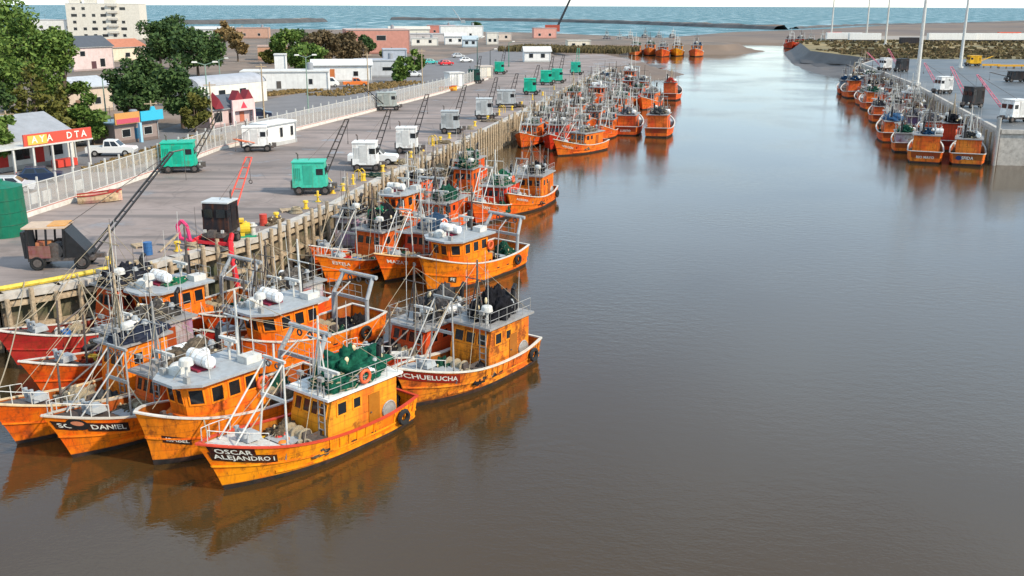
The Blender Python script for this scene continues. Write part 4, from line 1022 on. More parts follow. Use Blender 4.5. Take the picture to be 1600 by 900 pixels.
# far group
G_F = 'boats moored far upstream of the mud tip'
for i, (px, py, colr, nc, lab) in enumerate(((992, 87, (.82, .25, .05), GRN, 'orange far boat with green net, left end of the five far boats'), (1014, 87, (.82, .25, .05), GRN, 'second from left of the five far orange boats'),
        (1034, 89, (.8, .15, .03), GRY, 'reddish orange boat in the middle of the five far boats'), (1056, 88, (.80, .36, .02), (.1, .07, .05), 'yellow hulled boat, second from right of the five far boats'),
        (1086, 89, (.82, .22, .05), BLU, 'orange boat with blue cover, right end of the five far boats'))):
    boat(f'the {["leftmost", "second", "middle", "yellow", "rightmost"][i]} far boat', lab, gp(px, py), -99 - i, 'A', 10.5, 4.3, 0, i % 3, colr, group=G_F, net=(1.7, 1.4, 1.4), netcol=nc, scale=1.4)
for i, (px, py) in enumerate(((948, 73), (968, 74), (985, 72), (1008, 71), (1030, 70), (1052, 69))):
    boat(f'the {ORD[i]} hidden boat', f'{ORD[i]} from the left of the small boats behind the five far boats', gp(px, py), -95, 'A', 10.5, 4.0, 0, (i+1) % 3, (.5, .12, .04), (.3, .29, .28), group=G_F, net=(1.7, 1.2, 1.2), netcol=GRY, scale=1.35)
# right bank
G_R = 'boats moored along the right-hand quay'
boat('the blue-emblem boat', 'orange boat with an emblem on its flat stern, nearest the right quay corner', gp(1520, 260), 66, 'A', 9.4, 3.9, 1, 0, (.82, .24, .03), scale=1.15, stern_at=True, group=G_R, net=(1.2, 1, 1), netcol=(.035, .035, .035))
rr, kk = BOATS['the blue-emblem boat']; stern_text(rr, kk.H, 'SFIDA', .85, .48); 
b = MB(); b.add([(-kk.H.L/2 - .12*z - .035, .9 + .32*math.cos(a), z) for a, z in [(2*PI*i/14, .85 + .26*math.sin(2*PI*i/14)) for i in range(14)]], [tuple(range(14))]); b.build('emblem', 'clean_paint', rr, color=(.02, .05, .16))
boat('the second stern boat', 'orange boat with railed flat stern, left of the blue-emblem boat', gp(1444, 256), 68, 'A', 9.4, 4.0, 1, 1, (.82, .21, .02), scale=1.15, stern_at=True, group=G_R, net=(1.3, 1, 1), netcol=BLU)
rr, kk = BOATS['the second stern boat']; stern_text(rr, kk.H, 'RIO MAYO', .7, .4)
boat('the blue-tarp boat', 'orange boat with large blue tarpaulin at the outside of the right raft', gp(1397, 223), 76, 'A', 9.4, 3.8, 1, 2, (.80, .17, .03), stern_at=True, group=G_R, scale=1.15)
rr, kk = BOATS['the blue-tarp boat']; heap_on('the blue-tarp boat', rr, kk, (1.9, 1.5, 1.4), (.02, .07, .15), 'tarpaulin cover', mt='tarp')
for ref, label, px, py, hd, var, nc, colr in (
    ('the black raft boat', 'orange boat with black nets between the railed stern and the quay', 1488, 236, 68, 3, BLK, (.6, .06, .02)),
    ('the grey raft boat', 'orange boat with grey nets behind the railed stern boat', 1455, 222, 70, 4, GRY, (.7, .12, .03)),
    ('the brown raft boat', 'orange boat with brown nets behind the blue tarpaulin', 1428, 200, 72, 2, (.12, .08, .06), (.7, .12, .03)),
    ('the second bow boat', 'orange boat fourth from the near end of the right raft outside', 1366, 173, 80, 1, GRN, (.78, .16, .03)),
    ('the outer right boat', 'orange boat at the far outer end of the right raft', 1336, 154, 82, 3, BLU, (.80, .16, .03)),
    ('the end right boat', 'small orange boat at the far end of the right raft by the mud', 1345, 136, 80, 0, GRY, (.7, .12, .03))):
    boat(ref, label, gp(px, py), hd, 'A', 9.4, 3.7, 1, var, colr, group=G_R, net=(1.5, 1.2, 1.3), netcol=nc, stern_at=True, scale=1.14)
for i, (px, py, lab) in enumerate(((1237, 76, 'lone red-orange boat at the bend of the far bank'), (1254, 77, 'second boat from the left at the bend of the far bank'), (1268, 79, 'third boat from the left at the bend of the far bank'), (1286, 82, 'rightmost red boat at the bend beside the mud slope'))):
    boat(f'the {ORD[i]} bend boat', lab, gp(px, py), -100, 'A', 10.5, 4.2, 0, i % 3, (.75, .09, .03), group='boats at the bend of the far bank', scale=1.5, net=(1.6, 1.2, 1.3), netcol=[(.15, .1, .1), GRY, (.08, .08, .08), GRN][i])

for i, (px, py, lab, hd) in enumerate(((1445, 182, 'boat under the white crane in the right raft', 73), (1412, 160, 'boat just below the tall white light mast foot', 77), (1352, 120, 'farthest boat of the right raft near the mud slope', 82))):
    boat(f'the {ORD[i]} packed boat', lab, gp(px, py), hd, 'A' if i % 3 else 'B', 9.4, 3.4, 1, [0, 2, 3][i], (.62, .10, .03), group=G_R, net=(1.5, 1.2, 1.3) if i % 3 else None, netcol=[BLK, GRY, (.10, .07, .06), GRN, (.2, .19, .18), BLU][i], stern_at=True, scale=1.1)
for i, (px, py, lab) in enumerate(((938, 195, 'boat behind the mast boat toward open water'), (905, 172, 'boat in the very centre of the third raft'), (932, 138, 'boat near the far quay end behind the raft centre'))):
    boat(f'the {ORD[i]} crowded boat', lab, gp(px, py), -104, 'A', 9.4, 3.3, 1, [2, 0, 4][i], FARO, group=G_T, net=(1.5, 1.2, 1.3), netcol=[BLK, GRY, GRN][i])
# the packed inner rows of the far raft and of the right-hand raft: midship x, y and heading
PACK = [
    ('L', 'quay-wall row', [(3.6, 157.4, 258), (5.4, 166.2, 258), (9.4, 185.4, 259), (15.3, 214.8, 259), (17.2, 223.5, 257), (22.2, 245.5, 257)]),
    ('L', 'second row', [(7.1, 156.7, 258), (9.0, 165.5, 258), (13.0, 184.7, 259), (14.7, 193.5, 259), (20.0, 219.8, 257), (22.0, 228.6, 257), (26.7, 249.1, 257)]),
    ('L', 'third row', [(10.3, 154.5, 258), (19.5, 198.7, 259), (21.2, 207.5, 259), (23.0, 216.3, 259), (26.9, 233.6, 257), (28.9, 242.4, 257)]),
    ('L', 'outermost row', [(14.7, 158.1, 258), (16.6, 166.9, 258), (24.8, 206.8, 259), (26.5, 215.6, 259), (30.4, 232.8, 257)]),
    ('R', 'quay-wall row', [(70.2, 167.1, 76), (74.9, 186.0, 76), (79.6, 205.0, 76), (81.7, 213.6, 79), (85.6, 234.2, 79), (89.0, 251.9, 79)]),
    ('R', 'second row', [(66.7, 168.0, 76), (71.4, 186.9, 76), (73.6, 195.6, 76), (77.5, 211.6, 76), (80.9, 229.0, 79), (84.3, 246.7, 79)]),
    ('R', 'third row', [(57.4, 145.5, 76), (62.5, 165.9, 76), (66.8, 183.4, 76), (74.6, 214.9, 79), (79.9, 242.9, 79)]),
    ]
cnt = 0
for bank, row, spots in PACK:
    for i, (x, y, hd) in enumerate(spots):
        far_ = y > 200; cnt += 1; d = Vector((math.cos(R(hd)), math.sin(R(hd)))); hd2 = hd + rnd.uniform(-4, 4)
        where = ('far left raft' if bank == 'L' else 'right-hand raft'); ref = f'the {ORD[i]} {row} boat, {where}'
        colr = [FARO, (.70, .11, .03), (.82, .21, .03), (.55, .05, .03), (.80, .16, .03)][cnt % 5]; hc = [None, (.45, .43, .4), None, (.16, .22, .26), (.6, .08, .03)][(cnt*3) % 5]
        boat(ref, f'{ORD[i]} boat from us in the {row} of the {where}', (x + d.x*4.4, y + d.y*4.4), hd2, 'B' if cnt % 6 == 0 else 'A', 8.8, 3.2, 0 if far_ else 1, [3, 4, 0, 2, 4, 1][cnt % 6], colr, hc, group=G_T if bank == 'L' else G_R,
             net=(1.5, 1.2, 1.3), netcol=[BLK, (.10, .08, .06), GRN, GRY, (.03, .03, .035), (.18, .16, .13), BLU][cnt % 7], scale=rnd.uniform(.94, 1.06), netlabel='net heap')
boat('the slim quay boat', 'slim orange boat touching the quay wall between the first and second rafts', (-13.8-1.2, 78.2-4.2), 254, 'A', 8.6, 3.0, 1, 3, OR3, (.45, .42, .4), group=G_M, net=(1.4, 1.1, 1.2), netcol=BLK)
# loose gear: nets, covers and crates piled on the working decks
NC = [((.10, .075, .05), 'brown fishing net', 'leaf'), ((.012, .055, .035), 'fishing net', ''), ((.016, .015, .017), 'fishing net', ''), ((.20, .035, .02), 'red-brown net', ''), ((.26, .23, .18), 'pale rope pile', ''), ((.05, .055, .06), 'slate net', '')]
WH = ['the fore deck', 'the working deck', 'the side deck', 'the aft deck']
rg = random.Random(21)
for bi, (ref, (root, K)) in enumerate(list(BOATS.items())):
    if 'far boat' in ref or 'hidden boat' in ref or 'bend boat' in ref or root.location.y > 200 or ' row boat' in ref: continue
    H = K.H; L, B = H.L, H.B; near = root.location.y < 90
    if H.kind == 'A': places = [(.30*L, -.25, H.sheer(.80)-.06, 0), (.12*L, -B*.22, H.deck(.6), 1), (.05*L, B*.30, H.deck(.52), 2), (-.45*L, 0, H.deck(.05), 3)]
    else: places = [(.36*L, .3, H.deck(.82), 0), (-.20*L, B*.2, H.deck(.3), 1), (-.28*L, -B*.25, H.deck(.22), 2), (-.42*L, 0, H.deck(.08), 3)]
    ks = [0, 1, 2, 2, 5, 0]; rg.shuffle(ks)
    for j, (x, y, z, w_) in enumerate(places[1:] if near else places[1:3]):
        col, what, _ = NC[ks[j] if rg.random() < .6 else (bi+j) % 6]
        heap_on(ref, root, K, (rg.uniform(.75, 1.2), rg.uniform(.6, .9), rg.uniform(.8, 1.5)), col, what, at=(x, y, z+.02), where=WH[w_])
    cc = ['white', 'yellow', 'blue', 'grey', 'red']
    if ref not in ('the frontmost boat', 'the rust-stained boat', 'the medallion boat', 'the leftmost boat'):
        for j in range(2 if near else 1):
            x = (.17 if H.kind == 'A' else -.12)*L + rg.uniform(-.3, .3); crates(ref, [(cc[(bi+2*j) % 5], x, rg.uniform(-.8, .8)*B*.3, H.deck(.62 if H.kind == 'A' else .35)+.02 + (.45 if H.kind == 'A' else 0), rg.uniform(0, 3))])
mat('worn_paint', objcol=True, rough=.55, spec=.2, var=.2, scale=1.1, bump=.12, bscale=4, rust=.6, streak=.45, rlo=.57)

# ---------------------------------------------------------------- wheels and vehicles
def wheel_meshes(r, w, rim='galv'):
    def f():
        t = MB(); t.tube((0, -w/2, 0), (0, w/2, 0), r, 16); t.torus((0, -w/2, 0), r*.8, r*.12, 'y', 14, 5); t.torus((0, w/2, 0), r*.8, r*.12, 'y', 14, 5)
        k = MB(); k.tube((0, -w/2-.03, 0), (0, w/2+.03, 0), r*.55, 10)
        return t.mesh('tyre', 'rubber'), k.mesh('rim', rim)
    return cached(('wheel', r, w, rim), f)
def add_wheel(parent, loc, r, w, rim='galv'):
    t, k = wheel_meshes(r, w, rim); o = link('wheel', t, parent); o.location = loc; link('rim', k, o); return o
def car(px, py, rz, label, col, kind='car', z=QZ, group='vehicles behind the fence'):
    x, y = gp(px, py, z); root = empty({'pickup': 'pickup_truck', 'van': 'van'}.get(kind, 'car'), (x, y, z), R(rz), label, {'pickup': 'pickup', 'van': 'van'}.get(kind, 'car'), group)
    if kind == 'pickup': L, W, H, belt = 5.3, 1.85, 1.8, 1.05; low = [(-2.65, .45), (2.55, .42), (2.65, .75), (2.5, 1.0), (1.2, 1.08), (-2.65, 1.05)]; cab = [(-.75, 1.05), (1.25, 1.07), (.55, 1.76), (-.6, 1.8)]
    elif kind == 'van': L, W, H, belt = 4.8, 1.9, 2.1, 1.1; low = [(-2.4, .4), (2.3, .4), (2.4, .8), (2.2, 1.1), (-2.4, 1.1)]; cab = [(-2.35, 1.1), (2.1, 1.1), (1.3, 2.0), (-2.25, 2.05)]
    else: L, W, H, belt = 4.2, 1.75, 1.48, .9; low = [(-2.1, .35), (2.0, .33), (2.1, .6), (1.95, .82), (1.0, .93), (-1.6, .95), (-2.1, .88)]; cab = [(-1.65, .93), (1.15, .92), (.45, 1.44), (-1.2, 1.48)]
    b = MB(); b.sideprism(low, -W/2, W/2)
    n = len(cab); wb, wt = W/2-.03, W/2-.2; zb = cab[0][1]
    P = [(cx, s_*(wb if cz < zb+.1 else wt), cz) for s_ in (-1, 1) for cx, cz in cab]
    b.add(P, [tuple(range(n)), tuple(range(n, 2*n))[::-1]] + [(i, n+i, n+(i+1) % n, (i+1) % n) for i in range(n)])
    if kind == 'pickup': b.box((-1.75, 0, .95), (1.6, 1.4, .02))
    b.build('body', 'car_paint', root, color=col)
    def lerp(a, c, t): return tuple(a[i]+(c[i]-a[i])*t for i in range(3))
    for s_ in (-1, 1):
        q = [(cab[i][0], s_*(wb if cab[i][1] < zb+.1 else wt), cab[i][1]) for i in range(4)]
        cnt = 3 if kind == 'van' else 2
        for k in range(cnt):
            u0, u1 = .08 + .88*k/cnt, .02 + .88*(k+1)/cnt
            g = MB(); o_ = s_*.015
            lo0, lo1 = lerp(q[0], q[1], u0), lerp(q[0], q[1], u1); hi0, hi1 = lerp(q[3], q[2], u0), lerp(q[3], q[2], u1)
            g.quad(*[(p[0], p[1]+o_, p[2]) for p in (lerp(lo0, hi0, .12), lerp(lo1, hi1, .12), lerp(lo1, hi1, .85), lerp(lo0, hi0, .85))]); g.build('side_window', 'glass', root)
    for (i, j, nm, dx) in ((1, 2, 'windscreen', .012), (0, 3, 'rear_window', -.012)):
        a, c = cab[i], cab[j]; g = MB()
        pt = lambda t, yy: (a[0]+(c[0]-a[0])*t+dx, yy, a[1]+(c[1]-a[1])*t+.012)
        g.quad(pt(.12, -wb+.14), pt(.12, wb-.14), pt(.88, wt-.08), pt(.88, -wt+.08)); g.build(nm, 'glass', root)
    for s_ in (-1, 1):
        g = MB(); g.box((L/2-.06, s_*(W/2-.28), low[2][1]-.12), (.1, .34, .16)); g.build('headlight', 'white_paint', root)
        g = MB(); g.box((-L/2+.02, s_*(W/2-.2), .72), (.08, .24, .2)); g.build('tail_light', 'plastic', root, color=(.5, .02, .02))
        for xx in (-L*.31, L*.31): add_wheel(root, (xx, s_*(W/2-.1), .36 if kind == 'pickup' else .32), .36 if kind == 'pickup' else .32, .22)
    return root

# ---------------------------------------------------------------- quay cranes
def crane(px, py, rz, label, cab_col, boom_col, boom=(60, 48, 6.5), size=(2.9, 2.1, 2.2), roofc=None, z=QZ, group='small mobile cranes on the quay', mt='worn_paint', legs=False, pos=None, lift=0., boommat='clean_paint'):
    x, y = pos or gp(px, py, z); root = empty('quay_crane', (x, y, z), R(rz), label, 'crane', group)
    l, w, h = size; zc = .72 + lift
    b = MB(); b.box((.2, 0, .42+lift), (l+.6, w*.8, .28)); b.box((l/2+.5, 0, .45+lift), (.5, .5, .5)); b.build('chassis', 'steel', root)
    for sx in (-.35, .42):
        for s_ in (-1, 1): add_wheel(root, (l*sx, s_*w*.43, .42), .42, .28, 'steel')
    c = MB(); c.box((-.1, 0, zc-.02), (l, w, h), top=(.93, .96), sh=(-.05, 0)); cab = c.build('cab', mt, root, color=cab_col)
    c = MB(); c.box((-.14, 0, zc+h-.02), (l*.98, w*1.03, .1)); c.build('roof', 'clean_paint', root, color=roofc or cab_col)
    for s_ in (-1, 1):
        c = MB(); c.box((-.2, s_*(w*.49+.0), zc+.25), (.8, .06, h*.78)); c.build('door', 'clean_paint', root, color=tuple(v*.75 for v in cab_col))
        c = MB(); c.box((l*.28, s_*(w*.485), zc+h*.5), (.6, .06, .55)); c.build('window', 'glass', root)
        for k in range(4):
            c = MB(); c.box((-l*.46 + .16*k, s_*w*.492, zc+h*.28), (.06, .05, h*.5)); c.build('louvre', 'clean_paint', root, color=tuple(v*.6 for v in cab_col))
    c = MB(); c.tube((-l*.4, w*.3, zc+h), (-l*.4, w*.3, zc+h+.55), .07, 7); c.tube((-l*.4, w*.3, zc+h+.55), (-l*.4-.15, w*.3, zc+h+.68), .07, 7); c.build('exhaust', 'steel', root)
    c = MB(); c.box((-l*.5-.12, 0, .5+lift), (.32, w*.75, .75)); c.build('counterweight', 'steel', root)
    for s_ in (-1, 1):
        c = MB(); c.box((l*.5+.25, s_*w*.34, .72+lift), (.12, .2, .2)); c.build('headlamp', 'white_paint', root)
        c = MB(); c.box((-.2, s_*(w*.5+.08), .42+lift), (.6, .22, .05)); c.build('step', 'steel', root)
        c = MB(); c.box((l*.06, s_*w*.492, zc+.1), (.05, .05, h*.86)); c.build('corner_trim', 'clean_paint', root, color=tuple(v*.8 for v in cab_col))
    for yy in (-w*.24, w*.24):
        c = MB(); c.box((l*.445, yy, zc+h*.5), (.08, w*.34, .6)); c.build('window', 'glass', root)
    if boom:
        az, el, L = R(boom[0]) - R(rz), R(boom[1]), boom[2]
        d = Vector((math.cos(el)*math.cos(az), math.cos(el)*math.sin(az), math.sin(el))); sd_ = Vector((-math.sin(az), math.cos(az), 0))
        p0 = Vector((math.cos(az)*l*.45, math.sin(az)*w*.45, zc+.35)); wd_ = .42
        b = MB()
        for s_ in (-1, 1): b.tube(p0 + sd_*wd_*s_, p0 + d*L + sd_*wd_*.55*s_, .062, 6)
        bo = b.build('boom', boommat, root, color=boom_col)
        n = int(L/.8)
        for i in range(n+1):
            f = i/n; k = wd_*(1-.45*f); q = p0 + d*L*f
            r_ = MB(); r_.tube(q - sd_*k, q + sd_*k, .038, 5)
            r_.build('rung', boommat, bo, color=boom_col)
        b = MB(); b.tube(p0 + Vector((0, 0, -.3)), p0 + d*L*.26, .06, 6); b.build('ram', 'galv', root)
        tip = p0 + d*L
        b = MB(); b.tube(tip, Vector((-.2, 0, zc+h+.1)), .025, 4); b.tube(tip, tip - Vector((0, 0, L*.3)), .022, 4); b.build('cable', 'steel', root)
        b = MB(); b.torus(tip - Vector((0, 0, L*.3+.15)), .13, .04, 'x', 10, 5); b.build('hook', 'steel', root)
    if legs:
        for s_ in (-1, 1):
            b = MB(); b.path([(.3, s_*.9, .75), (1.5, s_*1.3, .55), (2.3, s_*1.7, -.4), (2.6, s_*2.1, -2.4)], .19, 7); b.build('outrigger', 'clean_paint', root, color=(.62, .025, .035))
        b = MB(); b.path([(1.6, -1.3, .5), (1.6, -2.3, .7), (1.6, -2.45, 1.6), (1.6, -2.1, 1.95), (1.6, -1.75, 1.6), (1.6, -1.6, .6)], .13, 7); b.build('guard_loop', 'clean_paint', root, color=(.62, .05, .16))
        b = MB(); b.bar((1.5, -1.5, .5), (1.5, 1.5, .35), .2, .22); b.bar((.9, -.9, .5), (.9, .9, .5), .2, .3); b.build('cross_frame', 'clean_paint', root, color=(.55, .03, .04))
    return root
TEAL, WHT, LGR, KBK = (.01, .42, .27), (.74, .73, .70), (.40, .42, .42), (.02, .018, .018)
def old_crane():
    x, y = gp(98, 416, QZ); root = empty('quay_crane', (x, y, QZ), R(8), 'old black open-sided crane with orange roof and long boom, nearest the left edge', 'crane', 'small mobile cranes on the quay')
    b = MB(); b.box((.2, 0, .55), (4.0, 1.7, .25)); b.bar((1.9, 0, .7), (2.7, 0, .7), .4, .3); b.build('chassis', 'steel', root)
    for sx in (-1.2, 1.5):
        for s_ in (-1, 1): add_wheel(root, (sx, s_*.85, .48), .48, .3, 'steel')
    for sx, hh in ((-1.75, 1.9), (-.6, 1.9), (.45, 1.9)):
        for s_ in (-1, 1): b = MB(); b.bar((sx, s_*.95, .8), (sx + .12, s_*.95, .8+hh), .11); b.build('post', 'black_paint', root)
    b = MB(); b.box((-.62, 0, 2.70), (2.6, 2.15, .09)); b.build('roof', 'clean_paint', root, color=(.55, .40, .28))
    b = MB(); b.box((.1, .1, 2.80), (1.1, 1.6, .06)); b.build('roof_patch', 'clean_paint', root, color=(.62, .30, .08))
    b = MB(); b.sideprism([(.5, .8), (2.0, .8), (1.9, 1.05), (.62, 2.6), (.5, 2.6)], -.9, .9); b.build('hood', 'black_paint', root)
    b = MB(); b.hexa([(-1.95, -.95, .8), (-1.7, -.95, .8), (-1.7, .95, .8), (-1.95, .95, .8), (-2.05, -.95, 2.5), (-1.85, -.95, 2.5), (-1.85, .95, 2.5), (-2.05, .95, 2.5)]); b.build('rear_panel', 'black_paint', root)
    b = MB(); b.box((-.9, -.2, .8), (.9, 1.1, .95), top=(.85, .8)); b.tube((-1.3, -.2, 1.5), (-.4, -.2, 1.5), .34, 10); b.build('engine', 'boat_paint', root, color=(.50, .22, .09))
    b = MB(); b.tube((-.2, -.7, 1.2), (-.2, .7, 1.2), .4, 12); b.tube((-.2, -.75, 1.2), (-.2, -.68, 1.2), .55, 14); b.tube((-.2, .68, 1.2), (-.2, .75, 1.2), .55, 14); b.build('winch_drum', 'steel', root)
    b = MB(); b.box((-1.0, -.98, .8), (1.3, .06, .8)); b.build('side_panel', 'boat_paint', root, color=(.24, .15, .10))
    d = Vector((math.cos(R(45))*math.cos(R(34)), math.cos(R(45))*math.sin(R(34)), math.sin(R(45)))); sd_ = Vector((-math.sin(R(34)), math.cos(R(34)), 0)); p0 = Vector((1.9, 0, .9)); L = 8.4
    b = MB()
    for s_ in (-1, 1): b.tube(p0 + sd_*.4*s_, p0 + d*L + sd_*.22*s_, .07, 6)
    bo = b.build('boom', 'black_paint', root)
    for i in range(11):
        f = i/10; q = p0 + d*L*f; k = .4 - .18*f; b = MB(); b.tube(q - sd_*k, q + sd_*k, .04, 5); b.build('rung', 'black_paint', bo)
    tip = p0 + d*L; b = MB(); b.tube(tip, (.5, 0, 2.7), .022, 4); b.tube(tip, tip + Vector((.7, .5, .1)), .05, 5); b.tube(tip + Vector((.7, .5, .1)), tip + Vector((.7, .5, -2)), .02, 4); b.build('cable', 'steel', root)
old_crane()
crane(284, 268, 12, 'teal green crane with dark boom standing against the fence', TEAL, KBK, (58, 48, 6.2), (3.3, 2.4, 2.3))
crane(347, 381, -98, 'black crane with grey roof and red boom and red outrigger legs', (.02, .017, .02), (.70, .09, .06), (76, 47, 5.6), (1.9, 1.9, 2.0), (.5, .52, .52), legs=True, lift=.35)
crane(488, 302, 5, 'green crane with rusty door and dark boom in the middle of the apron', (.05, .46, .32), KBK, (62, 50, 6.6), (3.0, 2.1, 2.2))
crane(574, 266, 0, 'white crane with dark boom beside the parked white pickup', WHT, KBK, (66, 52, 6.0), (2.5, 2.1, 2.2))
crane(638, 239, 0, 'white crane with a black window, right of the white pickup', WHT, KBK, (68, 52, 6.6), (2.4, 2.0, 2.2))
crane(705, 208, 0, 'light grey crane, first of the three grey ones along the quay', LGR, KBK, (70, 52, 6.2), (2.4, 2.0, 2.2))
crane(758, 186, 0, 'pale grey crane, second of the three grey ones along the quay', (.48, .5, .5), KBK, (70, 52, 6.0), (2.5, 2.1, 2.3))
crane(792, 168, 0, 'grey crane with a long body, third of the grey ones along the quay', LGR, KBK, (70, 50, 5.5), (3.2, 2.1, 2.1))
crane(829, 148, 0, 'green crane cab nearest us of the green ones by the far raft', TEAL, KBK, (70, 50, 5.5), (2.4, 2.0, 2.3))
crane(854, 133, 0, 'green crane cab, left one of the touching pair by the far raft', TEAL, KBK, (72, 52, 6), (2.4, 2.0, 2.3))
crane(871, 130, 0, 'green crane cab, right one of the touching pair by the far raft', (.02, .45, .30), KBK, (72, 52, 6), (2.4, 2.0, 2.3))
crane(900, 117, 0, 'green crane cab on the quay edge farthest from us', (.02, .40, .28), (.05, .3, .2), (80, 60, 6), (2.4, 2.0, 2.3))
crane(781, 116, 0, 'small green crane near the fence end', TEAL, KBK, (75, 52, 6), (2.4, 2.0, 2.2))
crane(742, 130, 0, 'dark green and blue crane parked at the fence end', (.01, .06, .05), KBK, (75, 55, 5.5), (2.6, 2.1, 2.2))
crane(606, 172, 8, 'grey crane parked against the fence with its boom lowered', (.36, .39, .36), KBK, (235, 35, 4.6), (3.2, 2.1, 2.1))
crane(402, 236, 10, 'white crane cab on wheels beside the white site cabin', WHT, (.7, .2, .1), (255, 14, 3.6), (2.9, 2.0, 2.1))
# pickups on the apron and behind the fence
car(584, 256, 0, 'white pickup parked on the apron behind the white crane', (.75, .75, .74), 'pickup', group='vehicles on the quay')
car(176, 243, 6, 'white double-cab pickup parked by the red sign behind the fence', (.76, .75, .73), 'pickup')
car(64, 284, 22, 'dark blue car parked under the red signed canopy', (.015, .03, .07))
car(18, 300, 18, 'pale silver car at the left edge behind the green tank', (.55, .56, .57))
car(404, 184, 10, 'dark blue hatchback beside the pink shop', (.012, .02, .05))
car(512, 136, 14, 'white van in front of the white yard buildings', (.74, .74, .72), 'van')
car(556, 135, 14, 'orange pickup parked beside the white van', (.72, .18, .03), 'pickup')
car(697, 102, 30, 'red car in the far car park', (.6, .02, .03))
car(672, 100, 30, 'turquoise car in the far car park', (.05, .4, .38))
car(728, 97, 20, 'white car at the right end of the far car park', (.75, .75, .74))
car(716, 90, 20, 'silver car behind the red car in the far car park', (.5, .51, .52))
car(560, 124, 14, 'grey van beside the grey sheds', (.35, .36, .37), 'van')
car(646, 120, 10, 'white car by the round green tree', (.74, .74, .73))

